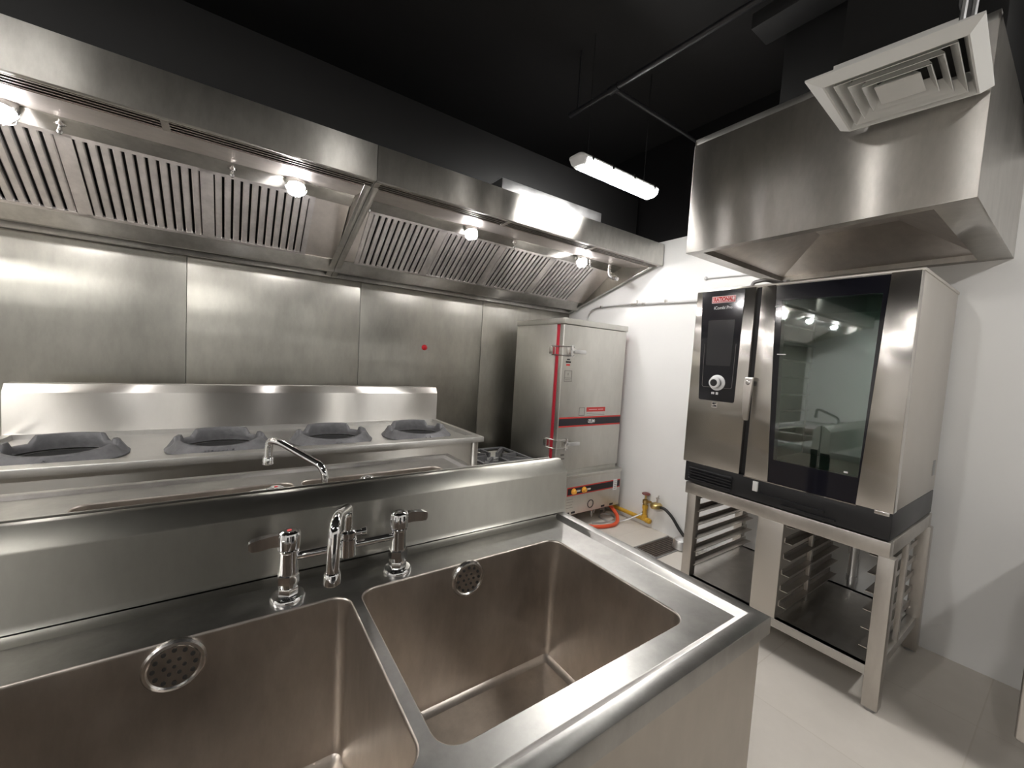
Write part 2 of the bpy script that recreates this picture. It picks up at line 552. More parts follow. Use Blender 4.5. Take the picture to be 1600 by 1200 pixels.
def canopy(x0, x1, fx, slots, label, group, left_end=True, right_end=True):
    t = thing('exhaust_hood', label, 'exhaust hood', ((x0 + x1) / 2, 2.5, 2.05), group)
    # fascia: folded sheet with lower return
    mb = MB()
    mb.prism([(2.0, 2.078), (2.028, 2.078), (2.028, 2.084), (2.006, 2.084), (2.006, 2.235), (2.03, 2.235), (2.03, 2.241), (2.0, 2.241)], 0, x0, x1, .0012)
    mb.build('fascia', M['hood'], t)
    # roof and back
    mb = MB()
    mb.prism([(2.006, 2.235), (3.045, 2.235), (3.045, 2.24), (2.006, 2.24)], 0, x0, x1)
    mb.prism([(3.04, 1.763), (3.046, 1.763), (3.046, 2.235), (3.04, 2.235)], 0, x0, x1)
    mb.build('roof_sheet', M['galv'], t)
    # slot louvres under the front
    mb = MB()
    mb.prism([(2.028, 2.10), (2.118, 2.10), (2.118, 2.103), (2.028, 2.103)], 0, x0, x1)
    mb.build('slot_backing', M['plenum'], t)
    mb = MB()
    for k in range(4):
        y = 2.034 + k * .0235
        mb.prism([(y, 2.079), (y + .007, 2.079), (y + .014, 2.093), (y + .011, 2.093)], 0, x0, x1)
    mb.build('slot_louvre', M['hood_in'], t)
    for s in slots:
        MB().box(s - .012, s + .012, 2.027, 2.12, 2.0765, 2.098).build('slot_bridge', M['hood_in'], t)
    # inner soffit behind the slot and the rail above the filters
    mb = MB()
    mb.prism([(2.117, 2.078), (2.42, 2.127), (2.42, 2.132), (2.117, 2.103)], 0, x0, x1)
    mb.build('soffit', M['hood_in'], t)
    mb = MB()
    mb.prism([(2.405, 2.1235), (2.418, 2.118), (2.492, 2.0925), (2.512, 2.0935), (2.512, 2.12), (2.42, 2.135)], 0, x0, x1, .001)
    mb.build('filter_rail', M['hood'], t)
    # grease gutter and rear lip
    mb = MB()
    mb.prism([(2.838, 1.848), (2.846, 1.842), (2.925, 1.785), (2.965, 1.785), (2.965, 1.80), (2.932, 1.80), (2.872, 1.866)], 0, x0, x1, .0015)
    mb.build('grease_gutter', M['hood'], t)
    mb = MB()
    mb.prism([(3.012, 1.763), (3.04, 1.763), (3.04, 1.795), (3.034, 1.795), (3.034, 1.77), (3.018, 1.77), (3.018, 1.792), (3.012, 1.792)], 0, x0, x1, .001)
    mb.build('rear_lip', M['hood'], t)
    mb = MB()
    mb.prism([(2.50, 2.16), (3.02, 1.80), (3.02, 1.805), (2.50, 2.165)], 0, x0, x1)
    mb.build('plenum', M['plenum'], t)
    # blank plates beside the filters
    a, b = fx[0], fx[-1]
    for (p, q) in ((x0 + .008, a), (b, x1 - .008)):
        if q - p > .02:
            mb = MB()
            lo = [on_filter(p, 0, .0), on_filter(q, 0, .0), on_filter(q, fl, .0), on_filter(p, fl, .0)]
            hi = [on_filter(p, 0, .006), on_filter(q, 0, .006), on_filter(q, fl, .006), on_filter(p, fl, .006)]
            mb.loft([lo, hi], True, True, True)
            mb.build('blank_plate', M['hood_in'], t)
    for i in range(len(fx) - 1):
        baffle_filter(t, fx[i], fx[i + 1])
    # end plates, with a folded lower flange
    for xs, sg, on in ((x0, 1, left_end), (x1, -1, right_end)):
        if not on: continue
        mb = MB()
        p = [(2.006, 2.078), (2.09, 2.078), (3.03, 1.765), (3.04, 1.765), (3.04, 2.235), (2.006, 2.235)]
        mb.prism(p, 0, xs, xs + sg * .004)
        mb.prism([(2.09, 2.079), (3.03, 1.766), (3.03, 1.762), (2.085, 2.075)], 0, xs, xs + sg * .034, .001)
        mb.build('end_plate', M['hood'], t)
    return t

canopy(-1.75, .554, [-1.53, -1.055, -.58, -.105, .37], [-1.0, -.212], 'left section of the long stainless exhaust hood, its filters nearer the camera',
       'stainless exhaust hood sections over the range')
canopy(.556, 2.765, [.66, 1.132, 1.604, 2.076, 2.548], [.57, 1.333, 2.047], 'right section of the long stainless exhaust hood, ending at the white wall',
       'stainless exhaust hood sections over the range')

canopy(-4.0, -1.752, [-3.92, -3.42, -2.92, -2.42, -1.92], [-3.2, -2.4], 'far left section of the exhaust hood, seen only mirrored in the oven door',
       'stainless exhaust hood sections over the range')

# bulkhead lamps in the hood
def hood_lamp(label, loc):
    t = thing('hood_lamp', label, 'lamp', loc, 'round lamps under the exhaust hood', local=True)
    ax = Vector((0, -.33, -.94)).normalized()
    MB().lathe([(.046, .036), (.046, .012), (.040, .0), (.03, -.002)], (0, 0, 0), -ax, 28).build('lamp_base', M['steel_small'], t)
    prof = [(.041 * math.cos(a), .041 * math.sin(a) * 1.1) for a in [PI / 2 * k / 8 for k in range(9)]]
    MB().lathe(prof, (0, 0, 0), ax, 24).build('bulb_glass', M['bulb'], t)
    mb = MB()
    u = ax.cross(Vector((1, 0, 0))).normalized()
    for d in (Vector((1, 0, 0)), u):
        mb.tube([ax * (.054 * math.sin(a)) + d * (.049 * math.cos(a)) for a in [PI * k / 14 for k in range(15)]], .0016, 6)
    mb.tube([ax * .026 + (Vector((1, 0, 0)) * math.cos(a) + u * math.sin(a)) * .041 for a in [2 * PI * k / 28 for k in range(29)]], .0016, 6, False)
    mb.build('wire_guard', M['steel_small'], t)
    return t
hl = hood_lamp('second glowing hood lamp from the left, under the left hood section', (.262, 2.382, 2.083))
dup(hl, (-.708, 2.382, 2.083), 'glowing hood lamp at the left edge of the photo')
for _x, _w in ((-1.68, 'first'), (-2.65, 'second'), (-3.6, 'third')):
    dup(hl, (_x, 2.382, 2.083), _w + ' glowing hood lamp beyond the left edge, mirrored in the oven door')
dup(hl, (1.27, 2.382, 2.083), 'middle glowing hood lamp, just right of the hood divider')
dup(hl, (2.262, 2.382, 2.083), 'rightmost glowing hood lamp, beside the hood end and the conduit elbow')

# small spray nozzles on the filter rail
def nozzle(label, loc):
    t = thing('spray_nozzle', label, 'nozzle', loc, 'spray nozzles in the exhaust hood', local=True)
    MB().lathe([(.006, .03), (.006, .004), (.013, .003), (.013, -.008), (.007, -.01)], (0, 0, 0), (0, 0, 1), 12).build('nozzle_stem', M['steel_small'], t)
    MB().lathe([(.005, 0), (.009, .02), (.011, .024), (.006, .034), (.001, .036)], (0, 0, -.008), (0, -.15, -1), 12).build('nozzle_tip', M['chrome'], t)
    MB().tube([(-.018, 0, .0), (.018, 0, .0)], .004, 8).build('nozzle_lever', M['steel_small'], t)
    return t
nz = nozzle('spray nozzle nearest the left edge, on the rail of the left hood', (-.567, 2.425, 2.104))
dup(nz, (-.004, 2.425, 2.104), 'spray nozzle on the left hood rail, just left of a lamp')
dup(nz, (.633, 2.425, 2.104), 'spray nozzle just right of the hood divider')
dup(nz, (1.639, 2.425, 2.104), 'spray nozzle midway along the right hood rail')
dup(nz, (2.395, 2.425, 2.104), 'spray nozzle beside the rightmost hood lamp')

# conduit elbow inside the hood end
mb = MB()
mb.tube(fillet([(2.60, 2.40, 2.118), (2.60, 2.40, 2.02), (2.60, 2.30, 1.985)], .04), .014, 12)
t = thing('conduit_elbow', 'grey conduit elbow hanging inside the right end of the hood', 'pipe', (2.60, 2.40, 2.06))
mb.build('conduit', M['alu'], t)
mb = MB()
mb.lathe([(.018, 0), (.018, .02)], (2.60, 2.40, 2.10), (0, 0, -1), 16)
mb.lathe([(.019, 0), (.019, .03)], (2.60, 2.345, 2.001), (0, -.94, -.33), 16)
mb.build('coupling', M['steel_small'], t)

# ------------------------------------------------------------------ wok range
RX0, RX1, RY0, RYB = -.82, 1.24, 2.03, 2.713
RZ = .812
t = thing('wok_range', 'long stainless wok range with four burners against the steel wall', 'cooking range', ((RX0 + RX1) / 2, 2.4, 0))
mb = MB()
# top: raised rim, sunk work surface with four round openings
sx0, sx1, sy0, sy1 = RX0 + .03, RX1 - .03, RY0 + .07, RYB - .004
def rect(x0, x1, y0, y1, z): return [(x0, y0, z), (x1, y0, z), (x1, y1, z), (x0, y1, z)]
mb.loft([rect(RX0, RX1, RY0, RYB, .782), rect(RX0, RX1, RY0, RYB, RZ - .003), rect(RX0 + .002, RX1 - .002, RY0 + .002, RYB, RZ),
         rect(sx0, sx1, sy0, sy1, RZ), rect(sx0 + .006, sx1 - .006, sy0 + .012, sy1, .79)], True)
WOK = [(-.545, 2.30), (-.03, 2.30), (.455, 2.30), (.93, 2.30)]
bm = mb.bm
def fill_with_holes(mb, outer, holes, z):
    t = bmesh.new()
    es = []
    for lp in [outer] + holes:
        vs = [t.verts.new((p[0], p[1], z)) for p in lp]
        for i in range(len(vs)):
            es.append(t.edges.new((vs[i], vs[(i + 1) % len(vs)])))
    bmesh.ops.triangle_fill(t, use_beauty=True, use_dissolve=False, edges=es)
    for f in t.faces:
        if f.normal.z < 0: f.normal_flip()
    mb.merge(t)
circ = lambda cx, cy, r, n=40: [(cx + r * math.cos(2 * PI * k / n), cy + r * math.sin(2 * PI * k / n)) for k in range(n)]
fill_with_holes(mb, [(sx0 + .006, sy0 + .012), (sx1 - .006, sy0 + .012), (sx1 - .006, sy1), (sx0 + .006, sy1)], [circ(x, y, .13) for x, y in WOK], .79)
mb.build('work_top', M['range_top'], t)
for x, y in WOK:
    mb = MB()
    mb.lathe([(.13, .79), (.128, .74), (.10, .66), (.03, .64)], (x, y, 0), (0, 0, 1), 32, True)
    f = mb.build('fire_bowl', M['iron_dark'], t)
    mb = MB()
    mb.lathe([(.06, .645), (.06, .69), (.045, .70), (.01, .70)], (x, y, 0), (0, 0, 1), 24)
    mb.build('burner_head', M['iron'], f)
mb = MB()
mb.prism([(RYB, .795), (RYB, 1.0), (RYB + .028, 1.040), (RYB + .10, 1.040), (RYB + .10, .10), (RYB + .02, .10), (RYB + .02, .78)], 0, RX0, RX1, .002)
mb.build('backsplash', M['range'], t)
mb = MB()
mb.box(RX0 + .02, RX1 - .045, RY0 + .03, RY0 + .036, .12, .783)
mb.box(RX0 + .02, RX0 + .026, RY0 + .036, RYB, .12, .783)
mb.box(RX1 - .026, RX1 - .02, RY0 + .036, RYB, .12, .783)
mb.build('front_panel', M['range'], t)
for x in (RX0 + .045, RX1 - .045):
    for y in (RY0 + .04, RYB - .03):
        MB().box(x - .02, x + .02, y - .02, y + .02, 0, .784, .003).build('leg', M['range'], t)

# cast iron wok rings
def wok_ring(label, loc, letters):
    t = thing('wok_ring', label, 'burner ring', loc, 'cast iron rings on the wok burners', local=True)
    N = 96
    Ro, Ri = .203, .145
    def top(a):
        # angle 0 = right, pi/2 = back (towards wall); back wall and two side lugs stand up
        d = math.degrees(a) % 360
        def bump(c, w, e=5):
            q = abs((d - c + 180) % 360 - 180)
            return max(0, min(1, (w + e - q) / e))
        h = .034
        k = max(bump(90, 38, 7), bump(172, 8, 4), bump(8, 8, 4))
        h = max(h, .034 + .032 * bump(90, 38, 7))
        h = max(h, .034 + .024 * bump(172, 8, 4), .034 + .024 * bump(8, 8, 4))
        q = abs((d - 270 + 180) % 360 - 180)
        if q < 78: h = max(h, .036 + .012 * (q / 78) ** 2)
        return h, k
    loops = []
    for k in range(N):
        a = 2 * PI * k / N
        c, s = math.cos(a), math.sin(a)
        h, up = top(a)
        rr = [(Ri, .004), (Ri - .002, .016), (Ri, h * .8), (Ri + .005, h), (Ri + .018, h + .001), (Ri + .026, h - .004),
              (Ri + .030, h - .012), (Ro - .008, .014), (Ro, .006), (Ro - .002, .0005)]
        loops.append([(c * r, s * r, z) for r, z in rr])
    mb = MB()
    mb.loft(loops, True, False, False, True)
    mb.build('ring', M['iron'], t, ang=50)
    # raised foundry letters on the front slope
    for ch, dx in zip(letters, [(i - (len(letters) - 1) / 2) * .020 for i in range(len(letters))]):
        if ch == ' ': continue
        a = -PI / 2 + dx / .19
        c, s = math.cos(a), math.sin(a)
        r0 = .1845
        sl = Vector((-c * .020, -s * .020, .012)).normalized()
        text('raised_letter', ch, .022, M['iron'], t, (c * (r0 + .0012), s * (r0 + .0012), .0212), (-s, c, 0), sl, .0022, None, .0004)
    return t
ZR = .7905
wr = wok_ring('leftmost cast iron wok ring on the range', (*WOK[0], ZR), 'S')
wok_ring('second cast iron wok ring from the left, raised letters on its front', (*WOK[1], ZR), 'MEIMIS').location = (*WOK[1], ZR)
wok_ring('third cast iron wok ring from the left, behind the tall tap spout', (*WOK[2], ZR), 'MI')
wok_ring('rightmost cast iron wok ring near the right end of the range', (*WOK[3], ZR), 'MI')

# small swing tap at the left end of the range
t = thing('range_tap', 'small steel water tap on the range beside the leftmost wok ring', 'tap', (-.79, 2.33, RZ))
MB().lathe([(.016, 0), (.016, .01), (.009, .012), (.009, .055), (.013, .057), (.013, .07), (.005, .072)], (-.79, 2.33, RZ), (0, 0, 1), 16).build('tap_body', M['chrome'], t)
MB().tube([(-.81, 2.33, RZ + .078), (-.765, 2.32, RZ + .086)], .005, 8).build('tap_handle', M['chrome'], t)

# ------------------------------------------------------------------ low stock-pot stove
t = thing('stock_pot_stove', 'low steel stove with a square cast iron grate between range and steam cabinet', 'stove', (1.62, 2.55, 0))
mb = MB()
mb.box(1.32, 1.925, 2.22, 2.86, .10, .495, .004)
mb.build('stove_body', M['range'], t)
for x in (1.36, 1.885):
    for y in (2.26, 2.82):
        MB().box(x - .02, x + .02, y - .02, y + .02, 0, .10).build('leg', M['range'], t)
mb = MB()
gx, gy, gh, gz = 1.66, 2.55, .215, .55
for (a, b, c, d) in ((-gh, gh, -gh, -gh + .022), (-gh, gh, gh - .022, gh), (-gh, -gh + .022, -gh, gh), (gh - .022, gh, -gh, gh)):
    mb.prism([(gx + a, gy + c), (gx + b, gy + c), (gx + b, gy + d), (gx + a, gy + d)], 2, gz - .016, gz, .003)
for (dx, dy) in ((1, 0), (-1, 0), (0, 1), (0, -1), (1, 1), (-1, 1), (1, -1), (-1, -1)):
    l = gh if dx * dy == 0 else gh * 1.38
    d = Vector((dx, dy, 0)).normalized()
    n = Vector((-d.y, d.x, 0)) * .008
    p0, p1 = Vector((gx, gy, 0)) + d * .07, Vector((gx, gy, 0)) + d * (l - .005)
    lo = [p0 - n, p1 - n * 1.6, p1 + n * 1.6, p0 + n]
    mb.loft([[(p.x, p.y, gz - .045 + .02 * (i in (1, 2))) for i, p in enumerate(lo)], [(p.x, p.y, gz - .002) for p in lo]], True, True, True)
for (dx, dy) in ((1, 1), (-1, 1), (1, -1), (-1, -1)):
    mb.box(gx + dx * (gh - .014) - .011, gx + dx * (gh - .014) + .011, gy + dy * (gh - .014) - .011, gy + dy * (gh - .014) + .011, .494, gz - .008)
mb.build('grate', M['iron'], t)
mb = MB()
for r, z in ((.095, .508), (.06, .515), (.028, .52)):
    mb.lathe([(r, .495), (r, z), (r - .012, z + .004), (r - .018, z - .006), (r - .018, .495)], (gx, gy, 0), (0, 0, 1), 32, False)
mb.build('burner', M['galv'], t)

# ------------------------------------------------------------------ sinks
def make_sink(label, X0, X1, xs, v_basin, v_splash, v_back, place, z=.80, zr=.788):
    """v = distance from the working edge; place(x, v, z) -> world"""
    t = thing('double_sink', label, 'sink', place((X0 + X1) / 2, v_back / 2, 0), 'double bowl sinks')
    W = place
    def mkloop(pts, zz): return [W(p[0], p[1], zz) for p in pts]
    mb = MB()
    vb = v_splash - .006
    def ring(i, zz, vi=None):
        vi = i if vi is None else vi
        return [W(X0 + i, vi, zz), W(X1 - i, vi, zz), W(X1 - i, vb, zz), W(X0 + i, vb, zz)]
    mb.loft([ring(.004, .762), ring(0, .764), ring(0, z - .004), ring(.0012, z - .0012), ring(.004, z), ring(.029, z),
             ring(.0315, z - .001), ring(.044, zr + .001), ring(.047, zr)], True)
    vout = v_basin[1]
    def sharp_fill():
        tb = bmesh.new()
        es = []
        loops = [[(X0 + .047, .047), (X1 - .047, .047), (X1 - .047, vb), (X0 + .047, vb)]] + [rrect(a, b, v_basin[0], v_basin[1], .036, 8) for a, b in xs]
        for lp in loops:
            vs = [tb.verts.new(W(p[0], p[1], zr)) for p in lp]
            for i in range(len(vs)):
                es.append(tb.edges.new((vs[i], vs[(i + 1) % len(vs)])))
        bmesh.ops.triangle_fill(tb, use_beauty=True, use_dissolve=False, edges=es)
        mb.merge(tb)
    sharp_fill()
    mb.build('deck', M['sink'], t)
    # backsplash with cove and angled cap
    mb = MB()
    prof = [(v_splash - .026, zr), (v_splash - .015, zr + .0025), (v_splash - .006, zr + .009), (v_splash, zr + .022), (v_splash, .926),
            (v_splash + .0015, .930), (v_splash + .033, .961), (v_splash + .038, .963), (v_back - .001, .963), (v_back, .962), (v_back, .45), (v_back - .004, .45), (v_back - .004, zr - .003), (v_splash - .026, zr - .003)]
    a = [W(X0, p[0], p[1]) for p in prof]
    b = [W(X1 + .006, p[0], p[1]) for p in prof]
    mb.loft([a, b], True, True, True)
    mb.build('backsplash', M['sink_splash'], t)
    # skirt
    mb = MB()
    i = .012
    mb.loft([ring(i, .764), ring(i, .40), ring(i + .004, .40), ring(i + .004, .764)], True)
    mb.build('skirt', M['skirt'], t)
    for x in (X0 + .06, X1 - .06):
        for v in (.06, v_splash - .05):
            lp = [W(x - .019, v - .019, 0), W(x + .019, v - .019, 0), W(x + .019, v + .019, 0), W(x - .019, v + .019, 0)]
            mb = MB()
            mb.loft([lp, [(p[0], p[1], .76 if False else .41) for p in lp]], True, True, True)
            mb.build('leg', M['stand'], t)
    for (a, b) in xs:
        mb = MB()
        v0, v1 = v_basin
        zb = .452
        L = []
        for (off, zz, r) in ((0, zr, .036), (.0009, zr - .0004, .0355), (.0021, zr - .0017, .035), (.0028, zr - .0036, .0345), (.0030, zr - .006, .034), (.0031, zr - .009, .034), (.006, zr - .05, .026), (.007, zb + .02, .018), (.0095, zb + .010, .0155), (.016, zb + .0035, .012), (.026, zb, .01)):
            L.append(mkloop(rrect(a + off, b - off, v0 + off, v1 - off, r, 8), zz))
        # floor falls to the drain in four creased facets
        cx, cv = (a + b) / 2, (v0 + v1) / 2
        mb.loft(L, True)
        Rr = .05
        corners = [(b - .026, v1 - .026), (a + .026, v1 - .026), (a + .026, v0 + .026), (b - .026, v0 + .026)]
        n = 9
        inner = []
        for q in range(4):
            for k in range(n):
                ang = PI / 4 + q * PI / 2 + (k / (n - 1) - .5) * .02
                inner.append((cx + Rr * math.cos(ang), cv + Rr * math.sin(ang)))
        mb.loft([L[-1], mkloop(inner, zb - .012)], True, False, True)
        bs = mb.build('basin', M['basin'], t, ang=28)
        bs.data.set_sharp_from_angle(angle=math.radians(28))
        # drain strainer
        mb = MB()
        mb.lathe([(.045, 0), (.043, .003), (.032, .001), (.028, -.004), (.002, -.004)], W(cx, cv, zb - .011), (0, 0, 1), 28)
        mb.build('drain', M['steel_small'], bs)
        # overflow rose on the splash side
        d = (Vector(W(0, 0, 0)) - Vector(W(0, 1, 0))).normalized()
        xo = cx - .010 if a > 0 else cx - .004
        o = Vector(W(xo, v1 - .006, .748))
        mb = MB()
        mb.lathe([(.043, -.004), (.043, .001), (.040, .005), (.036, .006), (.0335, .004), (.002, .0045)], o, d, 36)
        ov = mb.build('overflow_cover', M['steel_small'], bs)
        mb = MB()
        for r, n2, hr in ((.0, 1, .0026), (.013, 6, .003), (.0275, 12, .0034)):
            for k in range(n2):
                an = 2 * PI * k / n2
                mb.lathe([(hr, .0), (hr, .0052), (.0005, .0053)], o + Vector((r * math.cos(an), 0, r * math.sin(an))), d, 10)
        mb.build('overflow_hole', M['pit'], bs)
    return t

SX0, SX1 = -.476, .892
BAS = [(-.330, .203), (.221, .752)]
make_sink('stainless double sink nearest the camera, backsplash behind its two bowls', SX0, SX1, BAS, (.091, .497), .618, .668, lambda x, v, z: (x, .327 + v, z))
make_sink('stainless double sink further back, between the front sink and the range', -.98, .868, [(-.352, .186), (.211, .742)], (.154, .560), .694, .736,
          lambda x, v, z: (x, 1.744 - v, z), .810, .801)

# mixer taps
def mixer(label, loc, rz, swing, bend):
    """two pillars .218 apart joined by a bridge with a swivel spout; local -y is towards the bowls"""
    t = thing('mixer_tap', label, 'tap', loc, 'chrome mixer taps', local=True)
    for s in (-1, 1):
        x = s * .109
        mb = MB()
        mb.lathe([(.031, 0), (.031, .004), (.028, .009), (.021, .011)], (x, 0, 0), (0, 0, 1), 32)
        mb.build('flange', M['chrome'], t)
        mb = MB()
        mb.lathe([(.019, .010), (.019, .024), (.0175, .026)], (x, 0, 0), (0, 0, 1), 6)
        mb.lathe([(.0165, .024), (.0165, .034)], (x, 0, 0), (0, 0, 1), 24)
        mb.lathe([(.021, .034), (.021, .050), (.019, .052)], (x, 0, 0), (0, 0, 1), 6)
        mb.lathe([(.0175, .050), (.0165, .056), (.0165, .094), (.0185, .096), (.0185, .099)], (x, 0, 0), (0, 0, 1), 28)
        mb.build('pillar', M['chrome'], t)
        # fluted cap
        mb = MB()
        n = 40
        loops = []
        for z, r0 in ((.099, .0165), (.102, .0185), (.128, .0195), (.133, .0175), (.136, .012)):
            loops.append([(x + (r0 + (.0011 if k % 4 < 2 else 0) * (r0 > .0164)) * math.cos(2 * PI * k / n), (r0 + (.0011 if k % 4 < 2 else 0) * (r0 > .0164)) * math.sin(2 * PI * k / n), z) for k in range(n)])
        mb.loft(loops, True, True, True)
        h = mb.build('handle', M['chrome'], t, ang=25)
        # blade lever
        mb = MB()
        L = []
        for d, w, z0, z1 in ((.012, .006, .108, .132), (.03, .007, .110, .132), (.05, .0085, .108, .130), (.062, .0075, .108, .127), (.067, .004, .112, .123)):
            L.append([(x + s * d, -w, z0), (x + s * d, w, z0), (x + s * d, w, z1), (x + s * d, -w, z1)])
        mb.loft(L, True, True, True)
        mb.build('lever', M['chrome'], h)
        MB().lathe([(.0042, .1361), (.0042, .1368), (.001, .137)], (x, 0, 0), (0, 0, 1), 16).build('indicator', M['red_btn'] if s * (1 if rz == 0 else -1) < 0 else M['grey_print'], h)
    MB().tube([(-.097, 0, .082), (-.02, 0, .082), (.02, 0, .082), (.097, 0, .082)], [.0085, .0085, .0085, .0085], 16).build('bridge', M['chrome'], t)
    mb = MB()
    mb.lathe([(.012, .058), (.017, .062), (.017, .098), (.013, .101), (.0165, .103), (.0165, .112), (.011, .115)], (0, 0, 0), (0, 0, 1), 28)
    mb.lathe([(.006, .015), (.006, .026), (.009, .027), (.009, .036), (.004, .038)], (0, 0, .106), (1, -.2, .1), 12)
    mb.build('swivel_collar', M['chrome'], t)
    path, rr = bend
    mb = MB()
    pth = fillet(path, .035, 8)
    mb.tube(pth, [.0085 + .002 * (i / (len(pth) - 1)) for i in range(len(pth))], 18)
    tip = Vector(path[-1])
    sp = mb.build('spout', M['chrome'], t)
    mb = MB()
    mb.lathe([(.0125, .0), (.0135, .002), (.0135, .019), (.0115, .021)], tip, (0, 0, -1), 24)
    mb.build('aerator', M['chrome'], sp)
    t.rotation_euler.z = rz
    return t
mixer('chrome two-handle mixer tap on the front sink', (.208, .863, .788), 0, 0,
      ([(0, 0, .108), (0, 0, .165), (-.048, -.118, .196), (-.058, -.150, .190), (-.060, -.152, .112)], 0))
mixer('chrome mixer tap on the back sink, its bent spout rising above the front backsplash', (.205, 1.110, .801), PI, 0,
      ([(0, 0, .108), (0, 0, .170), (.090, -.150, .214), (.112, -.185, .214), (.114, -.187, .165)], 0))

# ------------------------------------------------------------------ steam cabinet in the corner
AX0, AX1, AY0, AY1 = 2.0, 2.69, 2.236, 2.83
t = thing('steam_cabinet', 'tall stainless gas steam cabinet with red door seal in the corner', 'steam cabinet', (2.345, 2.53, 0))
mb = MB()
mb.box(AX0, AX1, AY0 + .085, AY1, .45, 1.562, .002)
mb.build('cabinet_body', M['steamer'], t)
MB().box(AX0 - .006, AX1 + .006, AY0 - .006, AY1 + .004, 1.562, 1.605, .002).build('top_cap', M['steamer'], t)
MB().box(AX0 + .004, AX1 - .004, AY0 + .048, AY0 + .086, .458, 1.560, .006).build('door_seal', M['red_gasket'], t)
mb = MB()
mb.box(AX0, AX1, AY0, AY0 + .049, .455, 1.560, .006, 3)
door = mb.build('door', M['steamer'], t)
def decal(x0, x1, z0, z1, mat, name, par, y=None, lab=None):
    y = AY0 if y is None else y
    o = MB().box(x0, x1, y - .0012, y + .0006, z0, z1).build(name, mat, par)
    if lab: o['label'] = lab
    return o
decal(AX0 + .006, AX1 - .006, .792, .868, M['red'], 'red_stripe', door)
decal(AX0 + .006, AX1 - .006, .804, .857, M['black_print'], 'black_stripe', door, AY0 - .0006)
mb = MB()
mb.lathe([(.001, .0)] + [(.030, 0), (.030, .001), (.001, .001)], (0, 0, 0), (0, -1, 0), 28)
bmesh.ops.scale(mb.bm, vec=(1.5, 1, .62), verts=mb.bm.verts)
bmesh.ops.translate(mb.bm, vec=(2.345, AY0 - .0016, .83), verts=mb.bm.verts)
mb.build('oval_badge', M['grey_print'], door)
text('logo_letters', 'ZLM', .034, M['white_print'], door, (2.345, AY0 - .0030, .83), (1, 0, 0), (0, 0, 1), .0004, .07, .0006)
decal(2.285, 2.495, .905, .940, M['red'], 'warning_strip', door)
mb = MB()
mb.box(2.31, 2.40, AY0 - .0018, AY0 - .001, .9205, .9245)
mb.box(2.41, 2.47, AY0 - .0018, AY0 - .001, .9205, .9245)
mb.build('strip_print', M['pink_print'], door)
for k in range(2):
    decal(2.29, 2.49, .878 + k * .011, .8805 + k * .011, M['grey_print'], 'small_print', door)
def frame_decal(x0, x1, z0, z1, name, mat):
    mb = MB()
    w = .0035
    for (a, b, c, d) in ((x0, x1, z0, z0 + w), (x0, x1, z1 - w, z1), (x0, x0 + w, z0, z1), (x1 - w, x1, z0, z1)):
        mb.box(a, b, AY0 - .0012, AY0 + .0006, c, d)
    return mb
mb = frame_decal(2.030, 2.105, 1.135, 1.22, 'safety_label', M['grey_print'])
mb.box(2.03, 2.105, AY0 - .0012, AY0 + .0006, 1.162, 1.165)
mb.box(2.064, 2.069, AY0 - .0012, AY0 + .0006, 1.185, 1.203)
mb.box(2.040, 2.095, AY0 - .0012, AY0 + .0006, 1.148, 1.151)
mb.build('safety_label', M['grey_print'], door)
frame_decal(2.205, 2.265, .875, .94, 'outline_label', M['grey_print']).build('outline_label', M['grey_print'], door)
mb = MB()
for k, (w, z) in enumerate(((.030, 1.302), (.050, 1.285), (.050, 1.281))):
    mb.box(2.060 - w / 2, 2.060 + w / 2, AY0 - .0012, AY0 + .0006, z - .004, z + .004)
mb.build('sticker_print', M['black_print'], door)
decal(2.042, 2.078, 1.255, 1.268, M['red'], 'sticker_band', door)
mb = MB()
mb.box(2.040, 2.085, AY0 - .0012, AY0 + .0006, .548, .556)
mb.box(2.045, 2.08, AY0 - .0012, AY0 + .0006, .575, .59)
mb.build('sticker_print', M['grey_print'], door)
# toggle clamps
for z in (1.363, .668):
    mb = MB()
    mb.box(2.045, 2.095, AY0 - .022, AY0 + .001, z - .022, z + .022, .003)
    cl = mb.build('door_clamp', M['steel_small'], t)
    mb = MB()
    for dz in (-.032, .032):
        mb.tube([(2.085, AY0 - .028, z + dz), (1.985, AY0 - .012, z + dz), (1.976, AY0 + .06, z + dz), (1.976, AY0 + .10, z + dz)], .0045, 8)
    mb.tube([(1.976, AY0 + .10, z - .034), (1.976, AY0 + .10, z + .034)], .0055, 8)
    mb.tube([(2.07, AY0 - .024, z - .045), (2.07, AY0 - .024, z + .045)], .009, 10)
    mb.build('clamp_bail', M['chrome'], cl)
    mb = MB()
    mb.box(1.966, AX0 + .001, AY0 + .088, AY0 + .118, z - .026, z + .026, .002)
    mb.build('clamp_hook', M['steel_small'], cl)
    mb = MB()
    mb.box(2.085, 2.20, AY0 - .042, AY0 - .026, z - .014, z + .014, .005)
    mb.build('clamp_handle', M['alu'], cl)
